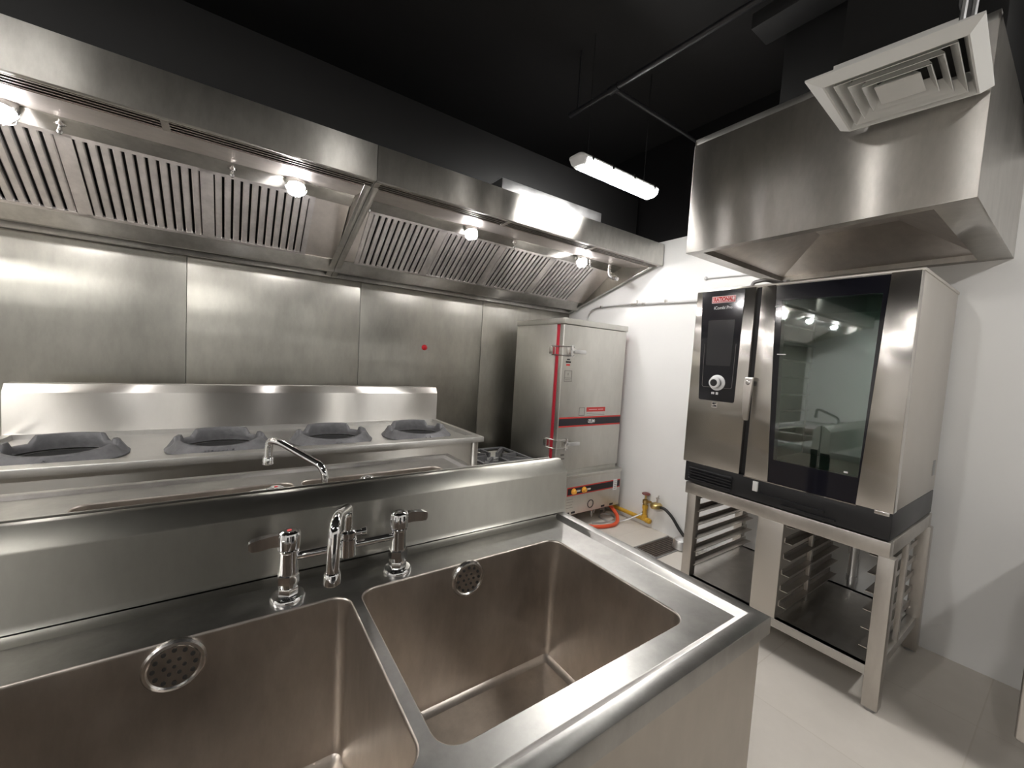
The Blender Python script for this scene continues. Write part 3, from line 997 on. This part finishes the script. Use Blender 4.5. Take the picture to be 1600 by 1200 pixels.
# gas base
BY0 = 2.195
mb = MB()
mb.box(1.985, 2.70, BY0, AY1, .118, .425, .003)
mb.box(AX0 + .01, AX1 - .01, AY0 + .01, AY1, .424, .452)
base = mb.build('burner_base', M['steamer'], t)
MB().box(1.98, 2.708, BY0 - .006, AY1, .400, .428, .003).build('base_rim', M['steamer'], base)
decal(2.10, 2.695, .268, .335, M['red'], 'control_stripe', base, BY0)
decal(2.105, 2.69, .277, .326, M['black_print'], 'control_stripe', base, BY0 - .0006)
for x in (2.165, 2.275):
    mb = MB()
    mb.lathe([(.024, 0), (.024, .006), (.017, .008), (.014, .024), (.004, .026)], (x, BY0 - .001, .30), (0, -1, 0), 20)
    kn = mb.build('control_knob', M['amber'], base)
    mb = MB()
    mb.box(x + .018, x + .06, BY0 - .018, BY0 - .004, .297, .312, .004)
    mb.build('knob_lever', M['chrome'], kn)
decal(2.612, 2.658, .25, .34, M['white_print'], 'rating_sticker', base, BY0 - .0012)
mb = MB()
for k in range(5):
    mb.box(2.62, 2.65, BY0 - .0032, BY0 - .0012, .262 + k * .015, .266 + k * .015)
mb.build('sticker_print', M['grey_print'], base)
mb = MB()
mb.lathe([(.034, .0), (.034, .002), (.027, .002), (.027, .0)], (2.36, BY0 - .0005, .175), (0, -1, 0), 30, False)
mb.build('ignition_port', M['black_print'], base)
mb = MB()
for x in (2.115, 2.175, 2.505, 2.605):
    mb.box(x - .02, x + .02, BY0 - .0015, BY0 + .0006, .126, .142)
mb.build('small_plate', M['black_print'], base)
mb = MB()
for k in range(4):
    mb.box(2.10, 2.17 - .01 * (k % 2), BY0 - .0012, BY0 + .0006, .175 + k * .022, .177 + k * .022)
mb.build('small_print', M['grey_print'], base)
for x in (2.03, 2.676):
    for y in (2.34, 2.78):
        MB().lathe([(.022, 0), (.022, .012), (.013, .016), (.013, .12)], (x, y, 0), (0, 0, 1), 14).build('foot', M['steel_small'], t)
mb = MB()
for (x, y) in ((2.47, 2.28), (2.55, 2.33)):
    mb.lathe([(.012, .125), (.012, .09), (.007, .088), (.007, .045), (.010, .044), (.010, .02)], (x, y, 0), (0, 0, 1), 10)
mb.build('gas_jet', M['steel_small'], t)

# hoses and gas pipework on the floor by the white wall
mb = MB()
mb.tube(bez([(2.63, 2.30, .125), (2.66, 2.235, .085), (2.64, 2.15, .04), (2.56, 2.09, .018), (2.46, 2.085, .0155), (2.33, 2.14, .0155), (2.2, 2.3, .0155)]), .0145, 12)
tag(mb.build('gas_hose', M['orange'], org=(2.46, 2.085, 0)), 'bright orange rubber hose looping out under the steam cabinet', 'hose')
mb = MB()
mb.tube(bez([(2.745, 1.985, .105), (2.70, 2.04, .06), (2.64, 2.10, .018), (2.56, 2.16, .008), (2.55, 2.26, .008), (2.63, 2.30, .008), (2.68, 2.24, .008), (2.63, 2.17, .008), (2.50, 2.16, .008), (2.40, 2.2, .008)]), .0065, 8)
tag(mb.build('flexible_tube', M['alu'], org=(2.6, 2.2, 0)), 'thin grey metal hose running from the brass valve along the floor', 'hose')

t = thing('gas_pipe', 'yellow gas pipe low on the white wall with brass valve and regulator', 'gas pipe', (2.75, 1.95, .05))
mb = MB()
mb.tube([(2.757, 2.60, .058), (2.757, 1.945, .058)], .0165, 14)
mb.lathe([(.021, 0), (.021, .03)], (2.757, 1.955, .058), (0, -1, 0), 16)
mb.lathe([(.0175, 0), (.0175, .01), (.014, .012)], (2.757, 1.925, .058), (0, -1, 0), 16)
mb.tube([(2.757, 1.975, .058), (2.757, 1.975, .16)], .0165, 14)
mb.lathe([(.022, 0), (.022, .04)], (2.757, 1.975, .052), (0, 0, 1), 16)
mb.lathe([(.0215, .145), (.0215, .175)], (2.757, 1.975, 0), (0, 0, 1), 16)
mb.build('yellow_pipe', M['yellow'], t)
mb = MB()
mb.lathe([(.016, .17), (.016, .185), (.023, .19), (.023, .215), (.012, .222), (.007, .224), (.007, .262)], (2.757, 1.975, 0), (0, 0, 1), 16)
mb.tube([(2.757, 1.975, .205), (2.752, 1.92, .215)], .009, 10)
mb.tube([(2.757, 1.975, .13), (2.745, 1.985, .108)], .009, 10)
vb = mb.build('valve_body', M['brass'], t)
mb = MB()
mb.lathe([(.005, .258), (.030, .260), (.034, .265), (.030, .272), (.008, .274)], (2.757, 1.975, 0), (0, 0, 1), 10)
mb.build('valve_wheel', M['valve_red'], vb)
mb = MB()
mb.lathe([(.012, -.026), (.04, -.02), (.046, -.006), (.046, .006), (.036, .018), (.012, .026)], (2.742, 1.865, .208), (0, .15, 1), 26)
mb.tube([(2.742, 1.905, .212), (2.742, 1.83, .205)], .011, 10)
rg = mb.build('regulator', M['brass'], t)
mb = MB()
mb.lathe([(.008, .02), (.008, .055), (.014, .057), (.014, .066), (.005, .068)], (2.742, 1.855, .208), (0, 0, 1), 10)
mb.tube([(2.742, 1.855, .26), (2.735, 1.842, .295)], .005, 8)
mb.build('regulator_stem', M['steel_small'], rg)
mb = MB()
mb.tube(bez([(2.742, 1.835, .206), (2.738, 1.78, .205), (2.748, 1.72, .16), (2.760, 1.66, .085), (2.766, 1.58, .025), (2.768, 1.45, .0135), (2.768, 1.2, .0125), (2.768, .95, .0125)]), .0115, 12)
tag(mb.build('black_hose', M['rubber'], org=(2.70, 1.6, 0)), 'black rubber gas hose curving down from the brass regulator to the floor', 'hose')

# slotted floor drain and chrome dome
t = thing('floor_drain', 'rectangular slotted metal floor drain beside the white wall', 'floor drain', (2.56, 1.665, 0))
mb = MB()
gx0, gx1, gy0, gy1 = 2.365, 2.765, 1.572, 1.760
for (a, b, c, d) in ((gx0, gx1, gy0, gy0 + .012), (gx0, gx1, gy1 - .012, gy1), (gx0, gx0 + .012, gy0, gy1), (gx1 - .012, gx1, gy0, gy1)):
    mb.box(a, b, c, d, .0005, .006, .001)
mb.build('drain_frame', M['galv'], t)
mb = MB()
for k in range(9):
    y = gy0 + .021 + k * .0183
    mb.box(gx0 + .012, gx1 - .012, y - .0045, y + .0045, .001, .005)
mb.build('drain_bars', M['floor_grate'], t)
MB().box(gx0 + .01, gx1 - .01, gy0 + .01, gy1 - .01, .0002, .0012).build('drain_pit', M['pit'], t)
mb = MB()
mb.lathe([(.060, .001), (.062, .006), (.058, .02), (.056, .045), (.050, .06), (.034, .070), (.014, .074), (.001, .075)], (2.665, 1.585, .006), (0, 0, 1), 30)
tag(mb.build('funnel_dome', M['alu'], org=(2.665, 1.585, 0)), 'shiny dome cap standing over the right end of the floor drain', 'drain cap')
mb = MB()
pts = bez([(2.705, 1.49, .05), (2.70, 1.44, .045), (2.70, 1.38, .045), (2.70, 1.275, .045)], 16)
mb.tube(pts, [.038 + .0025 * (i % 2) for i in range(len(pts))], 18)
tag(mb.build('silver_duct', M['alu'], org=(2.70, 1.2, 0)), 'silver flexible pipe lying on the floor behind the rack stand', 'pipe')
mb = MB()
mb.tube(fillet([(2.760, .66, .66), (2.760, .655, .021), (2.760, .85, .021)], .05), .020, 14)
for z in (.2, .36, .52):
    mb.lathe([(.0235, 0), (.0235, .03)], (2.760, .657, z), (0, 0, 1), 14)
tag(mb.build('drain_pipe', M['alu'], org=(2.735, .66, .07)), 'vertical grey waste pipe behind the oven stand', 'pipe')

# thin pipe high on the white wall
t = thing('wall_conduit', 'thin grey pipe running along the white wall from behind the steam cabinet', 'pipe', (2.77, 2.2, 1.79))
mb = MB()
mb.tube(fillet([(2.772, 2.800, 1.62), (2.772, 2.79, 1.735), (2.772, 2.70, 1.795), (2.772, 2.30, 1.798), (2.772, 1.30, 1.765)], .06), .0075, 10)
mb.build('conduit', M['alu'], t)
mb = MB()
mb.tube([(2.772, 2.28, 1.798), (2.772, 2.22, 1.796)], .012, 10)
mb.tube([(2.772, 2.17, 1.794), (2.772, 2.14, 1.793)], .011, 10)
mb.lathe([(.004, 0), (.004, .022), (.010, .023), (.010, .028)], (2.772, 2.22, 1.80), (-.1, 0, 1), 10)
mb.build('pipe_fitting', M['steel_small'], t)
mb = MB()
for y in (2.62, 1.95, 1.5):
    mb.box(2.763, XW, y - .006, y + .006, 1.772 + (.016 if y > 1.8 else 0), 1.812 if y > 1.8 else 1.79)
mb.build('pipe_clip', M['steel_small'], t)
t = thing('wall_cable', 'pale thin cable conduit on the wall just below the oven hood', 'cable', (2.775, 1.5, 1.93))
mb = MB()
mb.tube([(2.777, 1.64, 1.936), (2.777, 1.15, 1.915)], .005, 8)
mb.build('cable', M['lamp_body'], t)
MB().lathe([(.012, 0), (.012, .014), (.008, .018)], (XW, 1.64, 1.936), (-1, 0, 0), 14).build('cable_end', M['lamp_body'], t)

# ------------------------------------------------------------------ combi oven
OX, OY0, OY1 = 2.044, .387, 1.250
t = thing('combi_oven', 'large stainless combi oven with tall glass door on the steel stand', 'oven', (2.39, .82, .672))
mb = MB()
# hollow casing so that the glass looks into a cooking chamber
mb.box(OX + .052, 2.745, OY0 + .004, OY0 + .07, .785, 1.700, .003)
mb.box(OX + .052, 2.745, .895, OY1 - .002, .785, 1.700, .003)
mb.box(OX + .052, 2.745, OY0 + .06, .90, 1.62, 1.700, .003)
mb.box(OX + .052, 2.745, OY0 + .06, .90, .785, .86)
mb.box(2.60, 2.745, OY0 + .06, .90, .85, 1.63)
mb.build('casing', M['oven_side'], t)
MB().box(OX + .050, 2.748, OY0, OY1, 1.697, 1.710, .003).build('top_sheet', M['oven_side'], t)
mb = MB()
mb.box(2.655, 2.70, OY0 + .0015, OY0 + .006, .86, .93, .001)
mb.build('side_plate', M['galv'], t)
# black plinth with louvres
mb = MB()
mb.box(OX + .012, 2.735, OY0 + .003, OY1 - .012, .676, .785, .004)
pl = mb.build('plinth', M['black_plastic'], t)
mb = MB()
for k in range(5):
    z = .694 + k * .0145
    mb.prism([(OX + .002, z), (OX + .014, z + .006), (OX + .014, z + .010), (OX + .002, z + .004)], 1, .985, 1.212)
mb.build('vent_slat', M['black_plastic'], pl)
mb = MB()
mb.box(OX + .004, OX + .014, .60, .86, .715, .722)
mb.box(OX + .004, OX + .014, .56, .76, .690, .697)
mb.build('drip_ledge', M['black_plastic'], pl)
# fold-down drip tray catch, a pale tab under the door
mb = MB()
mb.box(OX + .002, OX + .013, .862, .885, .725, .772, .002)
mb.build('catch_tab', M['white_vent'], t)
mb = MB()
mb.box(OX + .0, OX + .008, OY0 + .01, OY0 + .055, .771, .786, .002)
mb.build('hinge_plate', M['steel_small'], t)

# control column (steel) + tapered black control panel
mb = MB()
mb.box(OX + .004, OX + .053, .953, OY1, .785, 1.694, .004)
cc = mb.build('control_column', M['oven'], t)
cp = [(1.219, 1.691), (1.003, 1.691), (1.007, 1.134), (1.013, 1.128), (1.185, 1.128), (1.191, 1.134)]
mb = MB()
mb.prism(cp, 0, OX + .0015, OX + .006)
pan = mb.build('control_panel', M['black_glass'], t)
mb = MB()
mb.prism([(1.173, 1.541), (1.036, 1.541), (1.040, 1.309), (1.167, 1.309)], 0, OX + .0005, OX + .003)
mb.build('touch_screen', M['screen'], pan)
mb = MB()     # thin outline round the dial
ol = [(1.183, 1.42), (1.178, 1.205), (1.172, 1.197), (1.030, 1.197), (1.024, 1.205), (1.022, 1.42)]
for i in range(len(ol) - 1):
    mb.tube([(OX + .0018, *ol[i]), (OX + .0018, *ol[i + 1])], .0012, 6)
mb.build('dial_outline', M['grey_print'], pan)
mb = MB()
mb.lathe([(.040, 0), (.040, .004), (.036, .007), (.026, .0075), (.0225, .0075)], (OX + .002, 1.098, 1.222), (-1, 0, 0), 36)
dial = mb.build('dial', M['white_print'], pan)
mb = MB()
mb.lathe([(.0225, .006), (.0225, .021)], (OX + .002, 1.098, 1.222), (-1, 0, 0), 32)
mb.build('dial_neck', M['black_plastic'], dial)
mb = MB()
mb.lathe([(.0225, .020), (.0265, .022), (.0265, .034), (.024, .036), (.017, .036)], (OX + .002, 1.098, 1.222), (-1, 0, 0), 32)
mb.build('dial_rim', M['white_print'], dial)
MB().lathe([(.0175, .034), (.0175, .0372), (.001, .0373)], (OX + .002, 1.098, 1.222), (-1, 0, 0), 28).build('dial_face', M['black_plastic'], dial)
XD, YD = (0, -1, 0), (0, 0, 1)
MB().box(OX + .0002, OX + .002, 1.043, 1.163, 1.628, 1.662).build('logo_plate', M['pink_print'], pan)
MB().box(OX - .0004, OX + .001, 1.046, 1.160, 1.631, 1.659).build('logo_field', M['red'], pan)
MB().box(OX - .0008, OX + .001, 1.0495, 1.1565, 1.634, 1.656).build('logo_inset', M['pink_print'], pan)
text('logo_letters', 'RATIONAL', .027, M['red'], pan, (OX - .0012, 1.103, 1.645), XD, YD, .0004, .098, .0012)
text('model_letters', 'iCombi Pro', .023, M['white_print'], pan, (OX + .0010, 1.103, 1.603), XD, YD, .0004, .092)
mb = MB()
for k in range(4):
    mb.box(OX + .0006, OX + .002, 1.109 + k * .0042, 1.1115 + k * .0042, 1.162, 1.173)
mb.box(OX + .0006, OX + .002, 1.089, 1.101, 1.161, 1.174)
mb.build('panel_marks', M['white_print'], pan)
MB().box(OX + .0034, OX + .0045, 1.090, 1.118, 1.093, 1.121).build('small_label', M['oven_side'], cc)
mb = MB()
mb.prism([(1.115, 1.119), (1.093, 1.119), (1.093, 1.116), (1.108, 1.1105), (1.093, 1.105), (1.093, 1.0985), (1.115, 1.0985), (1.115, 1.102), (1.101, 1.106), (1.115, 1.111)], 0, OX + .0028, OX + .0040)
mb.build('label_mark', M['black_print'], cc)

# door: two steel stiles around a tapered black-framed glass
G = [(.865, 1.686), (.472, 1.686), (.501, .787), (.821, .787)]
mb = MB()
mb.prism([(.925, 1.692), (.866, 1.692), (.822, .785), (.925, .785)], 0, OX, OX + .046, .003)
mb.prism([(.471, 1.692), (OY0, 1.692), (OY0, .785), (.500, .785)], 0, OX, OX + .046, .003)
dr = mb.build('door', M['oven'], t)
mb = MB()
win = [(.836, 1.618), (.489, 1.618), (.502, .892), (.809, .892)]
A = [(OX + .003, *p) for p in G]
B = [(OX + .003, *p) for p in win]
A2 = [(OX + .044, *p) for p in G]
B2 = [(OX + .044, *p) for p in win]
mb.loft([A2, A, B, B2, A2], True)
mb.build('door_frame', M['black_glass'], dr)
mb = MB()
mb.prism(win, 0, OX + .0045, OX + .0095)
mb.build('door_glass', M['glass'], dr)
MB().box(OX + .001, OX + .012, OY0 + .11, .93, .781, .7855).build('door_trim', M['chrome'], dr)
# dark gap beside the door
MB().box(OX + .03, OX + .05, .925, .953, .786, 1.692).build('door_gap', M['black_plastic'], t)
# tiny white markers on the glass edge
mb = MB()
mb.box(OX + .001, OX + .0032, .838, .862, 1.590, 1.594)
mb.box(OX + .001, OX + .0032, .80, .835, 1.372, 1.376)
mb.box(OX + .001, OX + .0032, .535, .548, .902, .908)
mb.build('glass_marking', M['white_print'], dr)
# handle
mb = MB()
L = []
for z, w, xo in ((1.262, .014, .026), (1.255, .018, .034), (1.22, .0185, .036), (1.15, .016, .040), (1.09, .013, .038), (1.062, .010, .032), (1.056, .006, .028)):
    L.append([(OX - xo, .932 - w, z), (OX - xo, .932 + w, z), (OX - xo + .012, .932 + w * 1.05, z), (OX - xo + .012, .932 - w * 1.05, z)])
mb.loft(L, True, True, True)
hd = mb.build('door_handle', M['stand'], dr, ang=50)
mb = MB()
mb.tube([(OX - .026, .932, 1.232), (OX + .004, .932, 1.232)], .012, 16)
mb.build('handle_post', M['black_plastic'], hd)
mb = MB()
mb.lathe([(.0105, .0), (.0105, .002), (.007, .003), (.001, .003)], (OX - .0355, .932, 1.236), (-1, 0, 0), 20)
mb.build('handle_button', M['steel_small'], hd)
# racks inside the cavity
mb = MB()
for y in (OY0 + .085, .875):
    for k in range(8):
        mb.tube([(OX + .10, y, .93 + k * .085), (2.58, y, .93 + k * .085)], .005, 6)
    for x in (OX + .12, 2.56):
        mb.tube([(x, y, .87), (x, y, 1.60)], .005, 6)
mb.build('hanging_rack', M['steel_small'], t)
# vent stubs on top
mb = MB()
mb.tube(fillet([(2.15, 1.02, 1.705), (2.15, 1.02, 1.735), (2.15, .965, 1.742), (2.3, .94, 1.745)], .02), .009, 10)
mb.lathe([(.022, 0), (.022, .03), (.016, .034), (.016, .05)], (2.30, .93, 1.708), (0, 0, 1), 16)
mb.build('vent_pipe', M['galv'], t)
mb = MB()
mb.lathe([(.03, 0), (.03, .04), (.02, .045)], (2.42, .99, 1.708), (0, 0, 1), 16)
mb.build('vent_stub', M['galv'], t)

# ------------------------------------------------------------------ oven stand with rack slides
t = thing('oven_stand', 'open stainless stand with tray slides and low shelf under the oven', 'oven stand', (2.39, .82, 0))
TX0, TX1 = 2.052, 2.735
mb = MB()
mb.box(TX0, TX0 + .05, .385, 1.225, .612, .672, .002)
mb.box(TX1 - .05, TX1, .385, 1.225, .612, .672, .002)
mb.box(TX0 + .05, TX1 - .05, .385, .435, .612, .672, .002)
mb.box(TX0 + .05, TX1 - .05, 1.175, 1.225, .612, .672, .002)
mb.build('top_frame', M['stand'], t)
for (x, y) in ((TX0, .368), (TX0, 1.160), (TX1 - .05, .375), (TX1 - .05, 1.20)):
    mb = MB()
    mb.box(x, x + .05, y, y + .05, .010, .613, .003)
    lg = mb.build('leg', M['stand'], t)
    MB().lathe([(.022, 0), (.022, .008), (.017, .011)], (x + .025, y + .025, 0), (0, 0, 1), 16).build('foot', M['galv'], lg)
mb = MB()
mb.box(TX0 + .004, TX1 - .05, .742, .852, .145, .613, .004)
mb.build('centre_post', M['oven_side'], t)
mb = MB()
mb.box(TX0 + .004, TX1 - .004, .42, 1.205, .162, .170)
mb.box(TX0 + .002, TX0 + .03, .415, 1.165, .130, .170, .002)
mb.box(TX1 - .03, TX1 - .002, .42, 1.20, .130, .170, .002)
mb.box(TX0 + .03, TX1 - .03, .388, .425, .130, .170, .002)
mb.box(TX0 + .03, TX1 - .03, 1.20, 1.225, .130, .170, .002)
mb.build('shelf', M['shelf'], t)
for (y, sg) in ((1.175, 1), (.742, -1), (.418, 1)):
    for k in range(6):
        z = .222 + k * .0745
        if z > .60: continue
        mb = MB()
        s = sg
        if y == 1.175:
            pr = [(y + .012, z), (y - .024, z), (y - .024, z + .003), (y + .008, z + .003), (y + .008, z + .024), (y + .012, z + .024)]
        elif y == .742:
            pr = [(y + .001, z), (y - .032, z), (y - .032, z + .003), (y - .003, z + .003), (y - .003, z + .024), (y + .001, z + .024)]
        else:
            pr = [(y - .004, z), (y + .032, z), (y + .032, z + .003), (y, z + .003), (y, z + .024), (y - .004, z + .024)]
        mb.prism(pr, 0, TX0 + .03, TX1 - .02)
        mb.build('tray_slide', M['stand'], t)
for y in (.735, .40):
    MB().box(2.36, 2.385, y - .012, y + .006, .17, .613, .001).build('slide_strut', M['stand'], t)

# ------------------------------------------------------------------ hood over the oven
HX, HY0, HY1, HZ0, HZ1 = 1.82, .245, 1.19, 1.845, 2.352
t = thing('oven_hood', 'boxy stainless canopy hood hanging over the combi oven', 'exhaust hood', ((HX + XW) / 2, .72, 2.1))
mb = MB()
mb.box(HX, HX + .004, HY0, HY1, HZ0, HZ1, .0012)
mb.build('front_sheet', M['ohood'], t)
MB().box(HX + .006, HX + .03, HY0, HY1, HZ1 - .002, HZ1 + .030, .001).build('top_ledge', M['steamer'], t)
mb = MB()
mb.box(HX + .004, XW - .002, HY0, HY0 + .004, HZ0, HZ1 + .02)
mb.build('side_sheet', M['ohood'], t)
mb = MB()
mb.box(HX + .004, XW - .002, HY1 - .004, HY1, HZ0, HZ1 + .02)
mb.build('side_sheet', M['ohood'], t)
mb = MB()
# folded bottom flange
o4 = rect(HX, XW - .002, HY0, HY1, HZ0)
i4 = rect(HX + .05, XW - .045, HY0 + .10, HY1 - .06, HZ0 + .002)
i5 = rect(HX + .05, XW - .045, HY0 + .10, HY1 - .06, HZ0 + .03)
o5 = rect(HX + .003, XW - .003, HY0 + .003, HY1 - .003, HZ0 + .03)
mb.loft([o5, o4, i4, i5, o5], True)
mb.build('bottom_flange', M['ohood'], t)
mb = MB()
# inner ceiling rising in four creased planes to the outlet
k4 = rect(2.16, 2.46, .56, .86, HZ0 + .16)
a4 = rect(HX + .05, XW - .045, HY0 + .10, HY1 - .06, HZ0 + .028)
mb.loft([a4, k4], True, False, True)
mb.build('inner_canopy', M['hood_in'], t, ang=5)
MB().box(HX + .01, XW - .004, HY0 + .006, HY1 - .006, HZ1 + .012, HZ1 + .018).build('top_sheet', M['galv'], t)
t2 = thing('hood_duct', 'black wrapped exhaust duct rising from the oven hood to the ceiling', 'duct', (2.42, .62, 2.4))
MB().box(2.15, 2.72, .27, .98, 2.371, ZC - .001, .01).build('duct_sheet', M['black_duct'], t2)

# ------------------------------------------------------------------ square air diffuser
t = thing('air_diffuser', 'white square louvred air diffuser hanging in front of the oven hood', 'air vent', (1.6, .39, 2.15))
def quad(c, z):
    return [(p[0], p[1], z) for p in c]
dA, dB, dC = (1.390, .566), (1.434, .217), (1.801, .237)
dD = (dA[0] + dC[0] - dB[0], dA[1] + dC[1] - dB[1])
outer = [dA, dB, dC, dD]
cen = (sum(p[0] for p in outer) / 4 - .055, sum(p[1] for p in outer) / 4 - .005)
cen_o = (sum(p[0] for p in outer) / 4, sum(p[1] for p in outer) / 4)
bot = [(1.419, .530), (1.458, .243), (1.778, .261), (1.739, .553)]
cb = (sum(p[0] for p in bot) / 4, sum(p[1] for p in bot) / 4)
def sc(k): return [(cb[0] + (p[0] - cb[0]) * k, cb[1] + (p[1] - cb[1]) * k) for p in bot]
mb = MB()
mb.loft([quad(outer, 2.156), quad(outer, 2.151), quad(bot, 2.130), quad(sc(.97), 2.131), quad(sc(.88), 2.165), quad(sc(.88), 2.192)], True)
mb.build('outer_frame', M['white_vent'], t, ang=10)
for k, (a, b) in enumerate(((.86, .70), (.68, .52), (.50, .36), ())[:3]):
    mb = MB()
    mb.loft([quad(sc(a), 2.134), quad(sc(a - .012), 2.133), quad(sc(b), 2.170), quad(sc(b + .012), 2.172), quad(sc(a), 2.137)], True)
    mb.build('louvre', M['white_vent'], t, ang=10)
mb = MB()
mb.loft([quad(sc(.33), 2.134), quad(sc(.33), 2.137), quad(sc(.2), 2.16)], True, True, True)
mb.build('centre_plate', M['white_vent'], t, ang=10)
mb = MB()
mb.loft([quad(sc(.86), 2.1925), quad(sc(.80), 2.23), quad(sc(.70), ZC - .001)], True, True, True)
mb.build('neck_duct', M['black_duct'], t)
for a, b in (((1.455, .26), (1.45, .22)), ((1.475, .245), (1.52, .22))):
    MB().tube([(a[0], a[1], 2.156), (b[0], b[1], ZC - .001)], .006, 6).build('hanger', M['galv'], t)

# ------------------------------------------------------------------ batten lights
def batten(label, loc, group, length=.683):
    t = thing('batten_light', label, 'ceiling light', loc, group, local=True)
    hl_, w = length / 2, .056
    def oct_(i, z, k): # rounded-end plan
        return [(p[0], p[1], z) for p in rrect(-hl_ + i, hl_ - i, -w + k, w - k, .034 - min(k, .02), 5)]
    MB().loft([oct_(.004, .0, .004), oct_(0, .004, .0), oct_(.0, .010, .0), oct_(.014, .020, .014), oct_(.03, .030, .034)], True, True, True).build('housing', M['lamp_body'], t)
    MB().loft([oct_(.004, -.0005, .002), oct_(.012, -.020, .008), oct_(.03, -.034, .02)], True, True, True).build('end_cap', M['clear_cap'], t)
    mb = MB()
    x0, x1 = -hl_ + .055, hl_ - .022
    pr = [(-.0545, -.0008), (-.051, -.019), (-.040, -.032), (-.02, -.0385), (.02, -.0385), (.040, -.032), (.051, -.019), (.0545, -.0008)]
    mb.loft([[(x0, p[0], p[1]) for p in pr], [(x1, p[0], p[1]) for p in pr]], True, True, True)
    mb.build('diffuser', M['tube_added'] if loc[0] < -2 else M['tube_far'] if loc[1] < -1 else M['tube'] if loc[0] > 0 else M['tube_left'] if loc[0] < -1 else M['tube_far'], t)
    mb = MB()
    for x in (-hl_ + .09, -hl_ + .25, hl_ - .25, hl_ - .06):
        for s in (-1, 1):
            mb.box(x - .008, x + .008, s * .0545 - .004, s * .0545 + .004, -.010, .022, .002)
    mb.build('clip', M['steel_small'], t)
    for x in (-hl_ + .10, hl_ - .10):
        mb = MB()
        mb.tube([(x, 0, .028), (x, 0, ZC - loc[2] - .001)], .0022, 6)
        mb.build('suspension_wire', M['black_duct'], t)
    return t
lights = [((1.832, 1.685, 2.375), 'glowing batten light hanging from the black ceiling between the two hoods'),
          ((-1.4, -.5, 2.65), 'batten light behind the camera over the left of the room'),
          ((1.98, -1.1, 2.55), 'batten light behind the camera over the right of the room'),
          ((-2.6, .9, 2.60), 'unseen batten light added over the far left end to brighten it')]  # added lamp, lifts the left side mirrored in the oven front
b0 = None
for loc, lab in lights:
    batten(lab, loc, 'hanging batten lights', .683 if b0 is None or loc[0] > 0 else 1.2)
    b0 = 1

# ------------------------------------------------------------------ black ceiling services
def simple(name, label, cat, mb, mat, org, group=None):
    return tag(mb.build(name, mat, org=org), label, cat, group)
simple('ceiling_duct', 'wide black painted duct running above the long exhaust hood', 'duct', MB().box(XL + .02, 2.74, 2.26, 2.92, 2.345, 2.668, .006), M['black_duct'], (0, 2.6, 2.345))
simple('duct_collar', 'grey galvanised duct collar on top of the hood right section', 'duct', MB().box(1.30, 2.14, 2.085, 2.75, 2.2415, 2.344, .003), M['galv'], (1.7, 2.4, 2.2415))
simple('cable_tray', 'black ladder cable tray crossing the ceiling above the oven hood', 'cable tray', MB().box(1.95, 2.10, -2.9, 1.04, 2.86, 2.93, .004), M['black_duct'], (2.0, 0, 2.86))
t = thing('sprinkler_pipe', 'black sprinkler pipe with a branch under the dark ceiling', 'pipe', (1.7, 1.5, 2.76))
mb = MB()
PZ = 2.72
mb.tube(fillet([(1.612, 1.88, PZ), (1.66, .76, PZ), (1.66, .72, ZC - .001)], .05), .014, 12)
mb.build('main_pipe', M['black_plastic'], t)
mb = MB()
mb.tube([(1.63, 1.56, PZ), (2.70, 1.555, PZ)], .012, 12)
mb.lathe([(.02, -.03), (.02, .03)], (1.627, 1.56, PZ), (0, 1, 0), 14)
mb.build('branch_pipe', M['black_plastic'], t)
mb = MB()
for y in (1.82,):
    mb = MB()
    mb.tube([(1.614, y, PZ), (1.614, y, ZC - .001)], .005, 6)
    mb.build('pipe_hanger', M['black_plastic'], t)

# ------------------------------------------------------------------ steel cabinet at the right edge
t = thing('under_counter_cabinet', 'low stainless cabinet at the right edge of the photo, only its corner showing', 'cabinet', (2.35, -.35, 0))
mb = MB()
mb.box(2.14, 2.74, -.78, .026, .13, .69, .004)
mb.build('cabinet_body', M['fridge'], t)
MB().box(2.085, 2.139, -.78, .052, .155, .47, .012, 3).build('lower_drawer', M['fridge'], t)
MB().box(2.10, 2.139, -.78, .020, .48, .68, .008, 3).build('upper_drawer', M['fridge'], t)
for x in (2.19, 2.69):
    for y in (-.02, -.74):
        MB().lathe([(.024, 0), (.024, .03), (.018, .04), (.018, .131)], (x, y, 0), (0, 0, 1), 14).build('caster', M['black_plastic'], t)

# ------------------------------------------------------------------ world, camera, exposure
w = bpy.data.worlds.new('World')
SC.world = w
w.use_nodes = True
w.node_tree.nodes['Background'].inputs[0].default_value = (.5, .5, .5, 1)
w.node_tree.nodes['Background'].inputs[1].default_value = 0.0

yaw, pitch, roll, Fpx = 0.609997042209053, -0.061404556384334286, 0.05993029935344353, 632.8352092219599
f = Vector((math.sin(yaw) * math.cos(pitch), math.cos(yaw) * math.cos(pitch), math.sin(pitch)))
r = Vector((math.cos(yaw), -math.sin(yaw), 0))
u = r.cross(f)
r2 = r * math.cos(roll) + u * math.sin(roll)
u2 = -r * math.sin(roll) + u * math.cos(roll)
cam = bpy.data.cameras.new('camera')
cam.sensor_width = 36
cam.lens = 36 * Fpx / 1600
cam.clip_start = .02
co = bpy.data.objects.new('camera', cam)
COL.objects.link(co)
co.matrix_world = Matrix(((r2.x, u2.x, -f.x, 0), (r2.y, u2.y, -f.y, 0), (r2.z, u2.z, -f.z, 1.28), (0, 0, 0, 1)))
SC.camera = co
vs = SC.view_settings
vs.view_transform = 'Standard'
vs.look = 'None'
vs.gamma = 1
vs.use_curve_mapping = False
vs.exposure = 1.25
